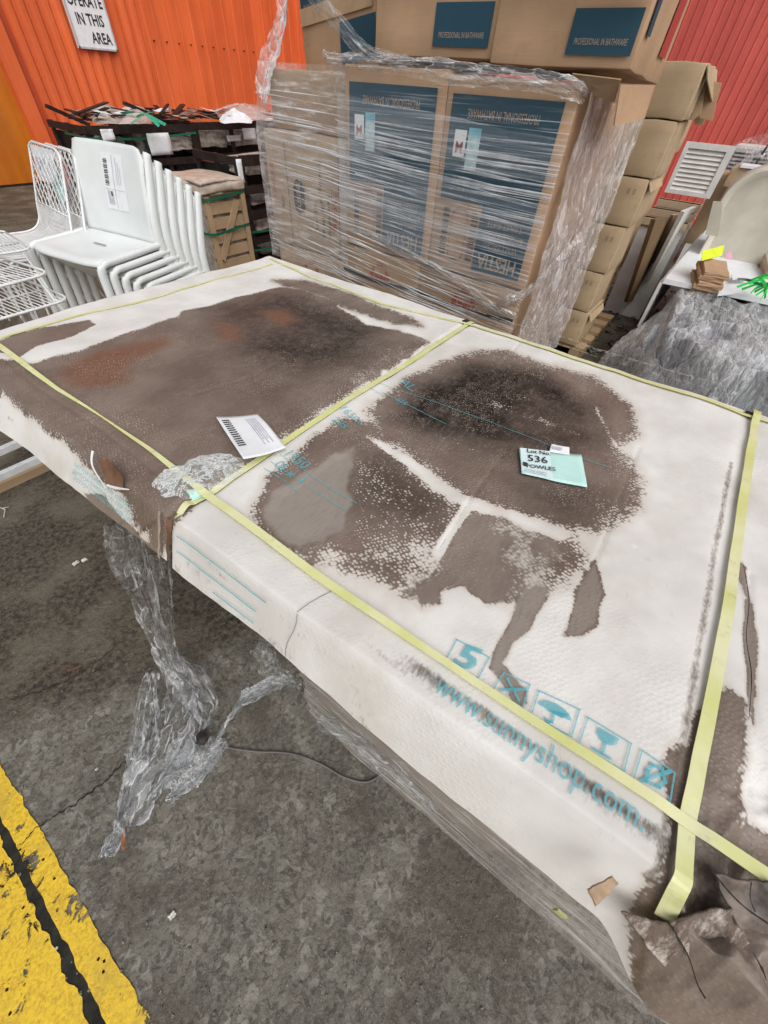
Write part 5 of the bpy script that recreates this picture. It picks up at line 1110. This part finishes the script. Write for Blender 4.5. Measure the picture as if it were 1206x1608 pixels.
V = [(.275, -.085, .655), (.27, -.05, .70)]
text_ = text('handwriting', 'Lot 53', .042, simple('dark_pen', (.05, .1, .12), .6), None, (.292, -.05, .70), (.0, -1, .38), (.1, .35, 1)); text_.parent = wc
t3 = mk('paper_sheet', [(.288, .19, .68), (.300, -.10, .70), (.322, -.14, .84), (.318, .19, .835)], [(0, 1, 2, 3)], PAPER, wc, False, False)
t4 = mk('paper_photo', [(.296, .16, .72), (.301, .02, .73), (.310, .02, .79), (.306, .16, .79)], [(0, 1, 2, 3)], PAPERG, wc, False, False)
w2c = copytree(wc); w2c['label'] = 'wire chair nested right behind the ticketed wire chair'; w2c.location = (.985, 3.20, .275)
w3c = copytree(wc); w3c['label'] = 'wire chair furthest back in the row of three'; w3c.location = (1.04, 3.18, .262)
for c_ in (w2c, w3c):
    for k_ in list(c_.children):
        if k_.name.split('.')[0] in ('mint_ticket', 'handwriting', 'paper_sheet', 'paper_photo'): bpy.data.objects.remove(k_)
wp_ = empty('timber_platform', (1, 3.3, 0)); tag(wp_, 'low timber platform carrying the wire chairs', 'platform')
for i in range(5): MB().box((.62+.2*i, 2.96, .222), (.78+.2*i, 3.5, .243)).obj('deck_board', WOOD, wp_)
for yy in (2.97, 3.40): MB().box((.63, yy, 0), (1.58, yy+.09, .222)).obj('bearer', WOOD, wp_)
# wire seats lying nearer, beside the carton end
def wire_stool(label, loc, rz_, sz=(.40, .42)):
    r = empty('wire_stool', (0, 0, 0)); tag(r, label, 'stool', 'white wire stools'); a, b = sz[0]/2, sz[1]/2
    pts = []
    for cx_, cy_, st in ((a-.06, b-.06, 0), (-a+.06, b-.06, 90), (-a+.06, -b+.06, 180), (a-.06, -b+.06, 270)):
        for k_ in range(5): t = R(st+22.5*k_); pts.append((cx_+.06*math.cos(t), cy_+.06*math.sin(t), .46))
    MB().tube(pts+[pts[0]], .006, 6).obj('rim', WIRE, r, True, False); mb = MB()
    for i in range(1, 22): x = -a+2*a*i/22; mb.tube([(x, -b+.008, .457), (x, 0, .447), (x, b-.008, .457)], .0024, 5)
    tag(mb.obj('seat_rods', WIRE, r, True, False), kind='stuff'); MB().tube([(-a, 0, .443), (a, 0, .443)], .005, 6).obj('brace', WIRE, r, True, False)
    for sx in (-1, 1):
        for sy in (-1, 1): MB().tube([(sx*(a-.04), sy*(b-.05), .455), (sx*(a+.02), sy*(b+.02), 0)], .006, 6).obj('leg', WIRE, r, True, False)
    MB().tube([(-a-.01, -b+.02, .12), (-a-.01, b-.02, .12)], .005, 6).obj('rung', WIRE, r, True, False)
    r.location = loc; r.rotation_euler = (0, 0, rz_); return r
wire_stool('upper white wire seat at the left edge beside the carton end', (.47, 2.50, .36), R(8), (.42, .50)); wire_stool('lower white wire seat just under the upper one at the left edge', (.50, 2.48, .26), R(4), (.42, .50))
wire_stool('white wire seat behind the two stacked ones, under the chair backs', (.66, 3.05, .33), R(-5), (.42, .46))
# sled runners and rails seen under the hem at the left
rl = empty('metal_rail', tuple(pix((30, 720), z=.05))); tag(rl, 'pair of white metal rails lying on a board under the carton end', 'rail')
RAILM = simple('scuffed_white_metal', (.60, .62, .63), .35, .1, 12)
for a, b in (((-60, 735), (70, 678)), ((-60, 775), (80, 712))):
    p, q = pix(a, z=.12), pix(b, z=.12); MB().bar(p, q, .03, .03).obj('rail', RAILM, rl)
p, q = pix((-60, 790), z=.02), pix((90, 722), z=.02); MB().bar(p, q, .05, .04).obj('board', WOOD, rl)

# ---------------------------------------------------------------- dark timber crates of tiles along the orange wall
PACKF = simple('grey_plastic_pack', (.20, .185, .17), .22, .45, 9, .8, 14)
GREENP = simple('dark_green_strap', (.01, .13, .07), .35, .1)
def crate(name, x0, x1, y0, y1, z0, z1, label, rows, cols, seed, mat=DARKW, fill=True, straps=True, diag=True, mesh_front=True):
    rnd = random.Random(seed); r = empty(name, ((x0+x1)/2, (y0+y1)/2, z0)); tag(r, label, 'crate')
    def part(nm, lo, hi, m=mat): return MB().box(lo, hi).obj(nm, m, r)
    pw = .055
    for i in range(cols+1):
        x = x0+(x1-x0-pw)*i/cols
        part('post', (x, y0, z0), (x+pw, y0+.03, z1))
    for i in range(3):
        y = y0+.031+(y1-y0-.031-pw)*i/2
        part('post', (x0, y, z0), (x0+.028, y+pw, z1-.002))
    for j in range(rows+1):
        z = z0+(z1-z0-.07)*j/rows
        part('rail', (x0-.004, y0-.018, z), (x1+.004, y0-.001, z+.07+rnd.uniform(-.01, .012))); part('rail', (x0-.020, y0-.001, z+.003), (x0-.002, y1, z+.066))
    if fill:
        for i in range(cols):
            for j in range(rows):
                xa = x0+(x1-x0)*i/cols+.07; xb = x0+(x1-x0)*(i+1)/cols-.01; za = z0+(z1-z0)*j/rows+.075; zc = za+(z1-z0)/rows*rnd.uniform(.35, .75)
                mm = rnd.choice([BLACKM, DARKW, TILEP, TILEP, PACKF, PACKF]); V, F = rbox_mesh(((xb-xa)/2*rnd.uniform(.75, 1), (y1-y0)*.3, (zc-za)/2), .01, 3, 0, seed+i*7+j, .014)
                mk('packed_tiles', V+np.array([(xa+xb)/2, y0+.05+(y1-y0)*.32, (za+zc)/2]), F, mm, r, False)
    MB().box((x0+.04, y0+.36, z0), (x1-.02, y1-.02, z1-.09)).obj('inner_load', BLACKM, r)
    if diag:
        for i in range(cols):
            xa = x0+(x1-x0)*i/cols+.05; xb = x0+(x1-x0)*(i+1)/cols
            if rnd.random() < .7: MB().bar((xa, y0+.016, z0+.1), (xb, y0+.016, z1-.1) if rnd.random() < .5 else (xb, y0+.016, z1-.35), .05, .014, (0, 1, 0)).obj('brace', mat, r)
    if straps:
        for j in range(rows):
            z = z0+(z1-z0)*(j+.58)/rows+rnd.uniform(-.05, .05)
            if rnd.random() < .45: continue
            ribbon('strap', [(x0-.022, y0+.5, z), (x0-.022, y0+.2, z), (x0-.02, y0-.018, z-.005), (x0+.4, y0-.023, z-.02), ((x0+x1)/2, y0-.023, z-.02), (x1, y0-.021, z+.015)], .02, GREENP, r, (0, 0, 1), n=3)
    return r
CY = 6.2; ZC = pix((134, 198), y=CY)[2]; xA = pix((134, 198), y=CY)[0]; xB_ = pix((310, 210), y=CY)[0]; xC = pix((440, 205), y=CY)[0]
crate('tile_crate', xA, xB_-.03, CY, CY+.85, 0, ZC, 'dark timber crate with papers on top, left one by the wall', 3, 3, 3)
crate('tile_crate', xB_, xC+.3, CY+.05, CY+1.4, 0, ZC+.01, 'dark timber crate with green straps, right one by the wall', 3, 3, 8)
crate('tile_crate', 3.20, 4.1, 4.02, 4.7, 0, .915, 'narrow dark crate with white tags just left of the wrapped pile', 4, 1, 15, DARKW, True, True, True)
# pale crate of tiles
bc = empty('pale_crate', (2.95, 4.2, 0)); tag(bc, 'pale timber crate with cream film on top between chairs and dark crate', 'crate')
pa, pb = pix((308, 290), z=.76), pix((384, 285), z=.76); bx0, bx1, by = pa[0], pb[0], (pa[1]+pb[1])/2
for j in range(6): MB().box((bx0, by, .08+.115*j), (bx1, by+.02, .165+.115*j)).obj('slat', WOOD, bc)
for xx in (bx0, bx1-.05): MB().box((xx, by-.022, .02), (xx+.05, by-.001, .74)).obj('post', WOOD, bc)
MB().bar((bx0+.06, by-.012, .18), (bx1-.1, by-.012, .62), .06, .016, (0, 1, 0)).obj('brace', WOOD, bc)
MB().box((bx0+.01, by+.03, .02), (bx1-.01, by+.55, .70)).obj('inner_load', TILEP, bc)
V, F = rbox_mesh(((bx1-bx0)/2+.02, .3, .06), .03, 5, .02, 5, .012); mk('film_cover', V+np.array([(bx0+bx1)/2, by+.27, .73]), F, simple('cream_film', (.55, .47, .38), .35, .12, 14, .5, 18), bc, True)
for zz in (.66, .40): ribbon('strap', [(bx0-.02, by+.3, zz), (bx0-.01, by-.03, zz), ((bx0+bx1)/2, by-.03, zz+.01), (bx1, by-.028, zz+.03)], .022, GREENP, bc, (0, 0, 1), n=4)
# loose stuff on top of the dark crates
SCRF = m_cello('scrap_film', .3, .5, (9, 9, 9), (0, 0, 0), (.62, .58, .55))
def scrap_plank(p, q, y, wd, th, label, mat=DARKW, cat='plank', nm='loose_plank'):
    a, b = pix(p, y=y), pix(q, y=y); r = MB().bar(a, b, wd, th).obj(nm, mat); tag(r, label, cat, 'loose planks on the crates'); return r
scrap_plank((195, 162), (285, 200), CY+.3, .07, .03, 'dark plank tilted up on the left crate, sticking out above the rest')
scrap_plank((215, 170), (330, 178), CY+1.0, .10, .03, 'long dark plank lying flat at the back of the crates'); scrap_plank((290, 185), (380, 178), CY+.8, .08, .03, 'short dark plank crossing the right crate')
scrap_plank((250, 182), (345, 205), CY+.4, .06, .02, 'thin dark plank angled down across the crate joint'); scrap_plank((72, 166), (140, 196), CY+.2, .05, .03, 'splintered dark rail along the left crate end')
for k_, (poly, z, m_, lb) in enumerate(((((130, 178), (200, 175), (205, 194), (150, 196)), ZC+.01, TILEP, 'cream paper heap on the left crate'), (((180, 182), (245, 178), (240, 196), (190, 198)), ZC+.02, SCRF, 'grey film heap in the middle of the left crate'),
        (((335, 175), (415, 168), (420, 188), (350, 192)), ZC+.05, SCRF, 'pinkish film heap on the right crate against the pile'), (((345, 188), (395, 186), (395, 194), (350, 196)), ZC+.05, PAPER, 'white paper bag on the right crate'))):
    r = empty('scrap_heap', tuple(pix(poly[0], z=z))); tag(r, lb, 'scrap', 'scrap on the crates'); crumpled('heap', [pix(p, z=z)[:2] for p in poly], z, .10, m_, r, 40+k_, freq=4.5, lift=.07)
for k_, (a, b) in enumerate((((190, 178), (260, 196)), ((205, 195), (262, 180)), ((215, 184), (250, 198)))):
    p, q = pix(a, z=ZC+.08), pix(b, z=ZC+.06); m_ = (p+q)/2+np.array([0, 0, .05]); r = ribbon('strap_scrap', [tuple(p), tuple(m_), tuple(q)], .03, simple('bright_green_strap', (.02, .42, .26), .35), None, (0, 1, 0), n=6); tag(r, ['long', 'crossing', 'short'][k_]+' loose green strap on top of the left crate', 'strap', 'loose green straps')
for k_, (p, w_, h_, y, lb) in enumerate((((168, 212), .14, .10, CY-.03, 'white tag hanging on the left dark crate'), ((250, 226), .30, .20, CY-.03, 'crumpled white paper caught in the middle of the dark crates'), ((390, 210), .22, .12, CY+.02, 'small white label on the right dark crate'), ((366, 217), .24, .06, CY+.0, 'white paper fold under the rim of the right dark crate'), ((375, 268), .06, .17, 4.0, 'tall white tag on the narrow crate post'), ((389, 388), .04, .05, 4.0, 'small white tag low on the narrow crate'), ((395, 405), .03, .06, 4.0, 'second small white tag at the foot of the narrow crate'))):
    c_ = pix(p, y=y); n = 6; P = np.zeros((n, n, 3))
    for i in range(n):
        for j in range(n): P[i, j] = (c_[0]+(i/(n-1)-.5)*w_, y-.012-.02*vnoise(i*.8, j*.8, k_+3), c_[2]+(j/(n-1)-.5)*h_)
    o = grid('paper_tag', P, PAPER); solidify(o, .002); tag(o, lb, 'tag', 'paper tags on the crates')

for k_, (m_, num, nm, lb) in enumerate(((DARKW, 46, 'broken_boards', 'splintered dark boards heaped loosely on top of the dark crates'), (PACKF, 34, 'film_litter', 'grey film scraps strewn over the dark crates'), (PAPER, 16, 'paper_litter', 'white paper scraps strewn over the dark crates'), (CARD3, 22, 'card_litter', 'tan card scraps strewn over the dark crates'))):
    mb = MB(); rr = random.Random(90+k_)
    for i in range(num):
        x_ = rr.uniform(xA+.05, xC+.2); y_ = CY+rr.uniform(.02, .75); z_ = ZC+.02+rr.uniform(0, .07); ln_2 = rr.uniform(.1, .5) if k_ == 0 else rr.uniform(.08, .26); a = rr.uniform(0, 3.14); tl = rr.uniform(-.12, .22)
        mb.bar((x_, y_, z_), (x_+math.cos(a)*ln_2, min(CY+.8, y_+abs(math.sin(a))*ln_2*.7), z_+tl*ln_2), rr.uniform(.03, .08) if k_ == 0 else rr.uniform(.06, .18), .012 if k_ == 0 else .004)
    tag(mb.obj(nm, m_), lb, 'litter', kind='stuff')
# ---------------------------------------------------------------- right side: shutters, timber, cabinets
def shutter(p, x, label, lean, thk=.04, slats=9, w_=None, h_=None):
    a, b, c_, d = [pix(q, x=x) for q in p]; r = empty('louvred_shutter', tuple((c_+d)/2)); tag(r, label, 'shutter', 'white louvred shutters')
    y0, y1 = min(b[1], c_[1]), max(a[1], d[1]); z0, z1 = (c_[2]+d[2])/2, (a[2]+b[2])/2
    L = lambda z: x+lean*(z-z0)
    def pt(y, z, dx=0): return (L(z)+dx, y, z)
    fw = (y1-y0)*.13
    for lo, hi, nm in (((y0, z0), (y0+fw, z1), 'stile'), ((y1-fw*.7, z0), (y1, z1), 'stile'), ((y0+fw, z1-fw*.8), (y1-fw*.7, z1), 'rail'), ((y0+fw, z0), (y1-fw*.7, z0+fw*.6), 'rail')):
        V = [pt(lo[0], lo[1]), pt(hi[0], lo[1]), pt(hi[0], hi[1]), pt(lo[0], hi[1])]; V += [pt(q[1], q[2], thk) for q in V]
        mk(nm, V, [(0, 1, 2, 3), (7, 6, 5, 4), (0, 4, 5, 1), (1, 5, 6, 2), (2, 6, 7, 3), (3, 7, 4, 0)], OFFW, r)
    za, zc = z0+fw*.6, z1-fw*.8; sh = (zc-za)/slats
    for i in range(slats):
        zz = za+sh*i; V = [pt(y0+fw, zz, .006), pt(y1-fw*.7, zz, .006), pt(y1-fw*.7, zz+sh*1.08, .030), pt(y0+fw, zz+sh*1.08, .030)]; V += [(q[0]+.008, q[1], q[2]-.004) for q in V]
        mk('slat', V, [(0, 1, 2, 3), (7, 6, 5, 4), (0, 4, 5, 1), (1, 5, 6, 2), (2, 6, 7, 3), (3, 7, 4, 0)], OFFW, r)
    return r
shutter(((1080, 219), (1155, 233), (1110, 314), (1046, 300)), 5.6, 'white louvred shutter standing upright in front of the red wall', .0)
lower = empty('shutter_stack', (5.2, .5, 0)); tag(lower, 'stack of pale louvred panels below the upright shutter', 'shutter')
for k_ in range(3):
    a, b = pix((1035-12*k_, 312+14*k_), x=5.2-.2*k_), pix((1100-10*k_, 322+14*k_), x=5.2-.2*k_); MB().box((a[0], b[1], .0), (a[0]+.07, a[1], a[2])).obj('panel', OFFW, lower)
    MB().box((a[0]-.02, b[1]-.012, a[2]-.05), (a[0]+.09, a[1], a[2]+.0)).obj('panel_edge', m_cardboard('pale_pine%d' % k_, (.55, .42, .28)), lower)
lp = empty('leaning_panel', (4.8, .3, 0)); tag(lp, 'long white panel leaning on its edge beside the column of cartons', 'panel')
a, b, c_, d = pix((1085, 335), y=.30), pix((1103, 318), y=.30), pix((1050, 400), y=.30), pix((1030, 415), y=.30)
slab('panel', [pix((1075, 333), y=.33), pix((1100, 322), y=.33), pix((1050, 408), y=.36), pix((1020, 440), y=.37)], .03, OFFW, lp)
sb = empty('timber_board', (4.2, .45, 0)); tag(sb, 'brown chipboard cabinet side standing behind the column', 'board')
slab('board', [pix((1030, 345), y=.42), pix((1062, 340), y=.42), pix((1010, 468), y=.44), pix((985, 475), y=.44)], .03, m_cardboard('chipboard', (.20, .13, .07)), sb); slab('edge_strip', [pix((1058, 338), y=.40), pix((1068, 336), y=.40), pix((1012, 470), y=.42), pix((1004, 472), y=.42)], .02, m_cardboard('pine_edge', (.52, .4, .27)), sb)
# cream moulded tub shell standing on end
cr_ = empty('tub_shell', (4.9, -.4, .6)); tag(cr_, 'cream moulded tub shell standing behind the white board', 'tub')
XC = 4.6; prof = [pix(p, x=XC) for p in ((1112, 372), (1118, 345), (1128, 322), (1142, 300), (1160, 284), (1182, 272), (1206, 266), (1260, 262), (1340, 268))]
rows = []
for dx, sc_ in ((.05, .93), (.0, .985), (.0, 1.), (.25, 1.02), (.6, 1.0)):
    cyy = -.5; rows.append([(XC+dx, cyy+(p[1]-cyy)*sc_, max(.02, .6+(p[2]-.6)*sc_)) for p in smoothpath([tuple(q) for q in prof], 4)])
low = [[(r_[0][0], r_[0][1], .3)]+r_ for r_ in rows]; grid('shell', np.array(low), CREAM, cr_)
f0 = rows[0]; mk('face', [(XC+.05, f0[0][1], .3)]+f0+[(XC+.05, f0[-1][1], .3)], [tuple(range(len(f0)+2))], CREAM, cr_)
ib = [pix(p, x=XC-.02) for p in ((1114, 318), (1138, 318), (1126, 350), (1108, 372))]; 
pb_ = empty('cream_panel', tuple(ib[3])); tag(pb_, 'thin cream panel edge leaning in front of the tub shell', 'panel'); slab('panel', [pix((1107, 368), x=4.3), pix((1120, 316), x=4.3), pix((1136, 318), x=4.3), pix((1128, 372), x=4.3)], .02, CREAM, pb_)
# cartons between the shutter and the tub
for k_, (p, q, x, lb) in enumerate((((1130, 272), (1172, 400), 6.0, 'brown carton with a round mark behind the tub shell'), ((1150, 262), (1185, 300), 5.7, 'small open brown carton with white paper on top'))):
    a, b = pix(p, x=x), pix(q, x=x); r = empty('brown_carton', (x+.2, (a[1]+b[1])/2, max(0, b[2]))); tag(r, lb, 'carton'); carton_body('box', (x, b[1], max(0, b[2])), (x+.4, a[1], a[2]), CB, r, .012, .006, 80+k_)
    if k_ == 0:
        c_ = pix((1142, 308), x=x-.015); V = []
        for s_ in (1, .7): V += [(x-.02, c_[1]+.04*s_*math.cos(t), c_[2]+.04*s_*math.sin(t)) for t in np.linspace(0, 6.28, 17)[:-1]]
        mk('round_mark', V, [(i, (i+1) % 16, 16+(i+1) % 16, 16+i) for i in range(16)], INK, r)
    else: MB().box((x-.02, b[1]+.02, a[2]+.003), (x+.25, a[1]-.06, a[2]+.02)).obj('paper', PAPER, r)
# far wrapped white radiator-like unit
fw_ = empty('wrapped_unit', (7.2, -.3, 0)); tag(fw_, 'white slatted unit wrapped in film at the far right edge', 'unit')
a, b = pix((1168, 205), x=7.2), pix((1300, 290), x=7.2)
MB().box((7.3, b[1], 0), (7.9, a[1], a[2]-.12)).obj('unit', OFFW, fw_)
for i in range(7): z = b[2]+(a[2]-.14-b[2])*i/6; MB().box((7.27, b[1], z-.05), (7.299, a[1]-.02, z)).obj('slat', OFFW, fw_)
MB().bar(pix((1206, 228), x=7.22), pix((1178, 270), x=7.22), .02, .02).obj('black_strip', INK, fw_)
P = np.zeros((40, 40, 3)); 
for i in range(40):
    for j in range(40):
        u, v = i/39, j/39; P[i, j] = (7.2+.03*vnoise(i*.5, j*.5, 3), a[1]+.08-(a[1]-b[1]+.08)*u, .5+(a[2]-.5)*v-.22*max(0, .35-u)**2*6*v)
grid('film', P, FS, fw_)

# ---------------------------------------------------------------- white board with loose packets, film heap
zw = .60; wb = empty('white_board_unit', (4.6, -.3, 0)); tag(wb, 'white flat-topped unit with papers and packets lying on it', 'unit')
A_, B_, C_, D_ = pix((1105, 367), z=zw), pix((1260, 392), z=zw), pix((1260, 490), z=zw), pix((1040, 445), z=zw)
slab('top', [A_, D_, C_, B_], .03, PAPER, wb, (0, 0, 1)); 
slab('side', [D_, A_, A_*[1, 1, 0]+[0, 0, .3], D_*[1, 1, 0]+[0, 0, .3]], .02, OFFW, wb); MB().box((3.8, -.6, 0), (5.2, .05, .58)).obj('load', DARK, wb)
def packet(p, label, w_, d_, h_, rz_, z, mat, seed, name='cardboard_packet', cat='packet', n=3, group=None):
    c_ = pix(p, z=z); r = empty(name, (c_[0], c_[1], z)); tag(r, label, cat, group)
    for i in range(n):
        V, F = rbox_mesh((w_/2, d_/2, h_/n/2*.92), .002, 3, 0, seed+i, .004); V = V+np.array([.01*math.sin(i*2+seed), .008*math.cos(i*3), h_*(i+.5)/n]); o = mk('sheet', V, F, mat, r, False, False)
    r.rotation_euler = (R(3), R(-4), rz_); return r
pk = packet((1105, 445), 'bundle of flattened cardboard with a lime sticker on the white unit', .30, .15, .11, R(12), .62, CARD, 3, n=4, group='flattened cardboard bundles'); pk2 = packet((1095, 460), 'thicker folded cardboard bundle in front of the lime sticker', .20, .15, .09, R(8), .56, CARD2, 9, n=3, group='flattened cardboard bundles')
packet((1200, 440), 'cardboard bundle at the right edge of the white unit', .40, .12, .12, R(8), .58, CARD3, 13, n=3, group='flattened cardboard bundles'); packet((1200, 480), 'darker cardboard bundle below the neon green straps', .20, .14, .1, R(5), .52, CARD2, 17, n=3, group='flattened cardboard bundles')
def flat_card(p4, z, mat, label, name, cat):
    pts = [pix(q, z=zz) for q, zz in zip(p4, z if hasattr(z, '__len__') else [z]*4)]; o = slab(name, pts, .004, mat, None, (0, 0, 1)); tag(o, label, cat); return o
flat_card(((1103, 395), (1137, 386), (1133, 402), (1101, 410)), (.79, .79, .75, .75), LIME, 'lime yellow sticker card standing on the cardboard bundle', 'sticker_card', 'sticker'); flat_card(((1140, 398), (1148, 396), (1150, 408), (1138, 406)), .70, PINK, 'small pink tag beside the lime sticker', 'pink_tag', 'tag')
flat_card(((1142, 372), (1162, 376), (1162, 384), (1140, 381)), .64, MINT, 'mint card on the white unit', 'mint_card', 'card'); flat_card(((1148, 432), (1178, 428), (1178, 440), (1150, 440)), .66, PAPER, 'white slip between the cardboard bundles', 'white_slip', 'slip'); flat_card(((1134, 448), (1160, 444), (1155, 462), (1126, 465)), .62, PAPER, 'larger white paper in front of the white slip', 'white_paper', 'paper')
gs = empty('strap_tangle', tuple(pix((1190, 455), z=.66))); tag(gs, 'tangle of neon green strapping on the packets', 'strap')
for i in range(9):
    c_ = pix((1186+random.uniform(-8, 14), 456+random.uniform(-8, 10)), z=.66+random.uniform(0, .05)); a = random.uniform(0, 3.1)
    ribbon('strap', [tuple(c_+np.array([math.cos(a), math.sin(a), .0])*.08), tuple(c_+np.array([.02, -.02, .06])), tuple(c_-np.array([math.cos(a), math.sin(a), 0])*.08)], .014, NEONG, gs, (.3, .2, 1), n=5)
ribbon('strap', [tuple(pix(p, z=z)) for p, z in (((1158, 438), .66), ((1175, 440), .74), ((1206, 452), .70), ((1240, 470), .62))], .014, GREENP, gs, (0, 0, 1), n=6)
# blue shell and grey film heap
BLUE = simple('navy_blue_plastic', (.02, .024, .085), .35, .3, 6); bs_ = empty('blue_tub', (3.0, -.2, .2)); tag(bs_, 'navy blue plastic shell half covered by loose film', 'tub')
pb1, pb2 = pix((1045, 500), z=.46), pix((1200, 500), z=.46); c_ = (pb1+pb2)/2; hw = abs(pb1[1]-pb2[1])/2; P = np.zeros((40, 14, 3))
for i in range(40):
    t = 2*math.pi*i/40
    for j in range(14):
        s_ = j/13; rr = 1-.35*s_**2 if s_ < .8 else .776-(s_-.8)*3.5; P[i, j] = (c_[0]+.28*rr*math.cos(t), c_[1]+hw*1.05*rr*math.sin(t), .05+.40*min(1, s_*1.15)-.06*max(0, s_-.8))
grid('shell', P, BLUE, bs_, True, closed_u=True)
MB().box((c_[0]-.3, c_[1]-.45, 0), (c_[0]+.35, c_[1]+.3, .05)).obj('base', WOOD, bs_)
hp = empty('film_heap', (2.8, -.2, 0)); tag(hp, 'heap of loose grey stretch film behind the carton on the right', 'plastic film')
GF = m_cello('loose_grey_film', .26, .36, (10, 30, 12), (0, 0, .6), (.78, .79, .80), False, .95, .018)
GF2 = m_film('loose_pale_film', .16, .50, (6, 46, 6), (0, 0, -.35), (.44, .64), (.70, .75, .78), .08, 12, .2)
def heap(outline, zfun, mat, seed, freq=5, amp=.10, n=90):
    P_ = np.array(outline); x0_, y0_ = P_.min(0); x1_, y1_ = P_.max(0); xs2 = np.linspace(x0_, x1_, n); ys2 = np.linspace(y0_, y1_, n); X, Y = np.meshgrid(xs2, ys2, indexing='ij')
    sd = psd(X, Y, P_); Z = zfun(X, Y)+amp*(ridged(X*freq, Y*freq, seed, 5)-.5)*np.clip(sd/.08+.6, .2, 1); Z = np.where(sd < .05, Z+(sd-.05)*5, Z); Z = np.maximum(Z, .012+.01*fbm(X*20, Y*20, seed))
    G = np.stack([X+(fbm(X*9, Y*9, seed+4)-.5)*.06, Y+(fbm(X*9+5, Y*9, seed+6)-.5)*.06, Z], -1); ob = grid('film', G, mat, hp)
    bm = bmesh.new(); bm.from_mesh(ob.data); sdv = psd(X, Y, P_).ravel(); bm.verts.ensure_lookup_table()
    bmesh.ops.delete(bm, geom=[bm.verts[i] for i in np.nonzero(sdv < -.035)[0]], context='VERTS'); bm.to_mesh(ob.data); bm.free(); ob.data.polygons.foreach_set('use_smooth', [True]*len(ob.data.polygons)); return ob
h1 = [pix((935, 560), z=.15)[:2], pix((985, 512), z=.3)[:2], pix((1040, 460), z=.5)[:2], pix((1062, 440), z=.55)[:2], pix((1075, 470), z=.55)[:2], pix((1035, 520), z=.5)[:2], pix((1110, 540), z=.5)[:2], pix((1215, 515), z=.5)[:2], pix((1260, 560), z=.45)[:2], pix((1260, 660), z=.4)[:2], pix((1100, 610), z=.3)[:2], pix((1000, 585), z=.2)[:2]]
heap(h1, lambda X, Y: .50-.36*np.clip((Y-.02)/.33, 0, 1), GF, 5, 4.5, .16); heap(h1, lambda X, Y: .46-.36*np.clip((Y-.02)/.33, 0, 1), GF, 9, 6, .14, 70)
heap([pix(p, z=.52)[:2] for p in ((1040, 520), (1048, 462), (1120, 472), (1215, 470), (1290, 480), (1290, 600), (1150, 575))], lambda X, Y: .49+.08*np.clip((X-3.2)/.5, 0, 1), GF, 15, 5, .10, 80)
P = np.zeros((40, 60, 3)); tA, tB, tC, tD = pix((1198, 555), z=.56), pix((1290, 575), z=.56), pix((1290, 700), z=.35), pix((1120, 625), z=.30)
for i in range(40):
    for j in range(60):
        u, v = i/39, j/59; q = (tA*(1-u)+tB*u)*(1-v)+(tD*(1-u)+tC*u)*v; P[i, j] = q+np.array([0, 0, .05*math.sin(math.pi*v)+.035*(float(ridged(u*9+v*2, v*2, 5, 3))-.5)])
grid('film', P, GF2, hp)
MB().box((2.35, -1.0, 0), (3.6, .12, .12)).obj('pallet_base', DARKW, hp)
# dirt and rubble between the rows
mb = MB()
for i in range(260):
    c_ = pix((random.uniform(905, 1060), random.uniform(440, 560)), z=0)
    if c_[0] < 1.7 or c_[0] > 7: continue
    s_ = random.uniform(.006, .03); mb.box((c_[0]-s_, c_[1]-s_*.7, 0), (c_[0]+s_, c_[1]+s_*.7, s_*.7), random.uniform(0, 3))
tag(mb.obj('rubble', simple('grey_rubble', (.16, .15, .13), .85, .5, 30)), 'small rubble and litter on the ground between pile and film heap', 'rubble', kind='stuff')
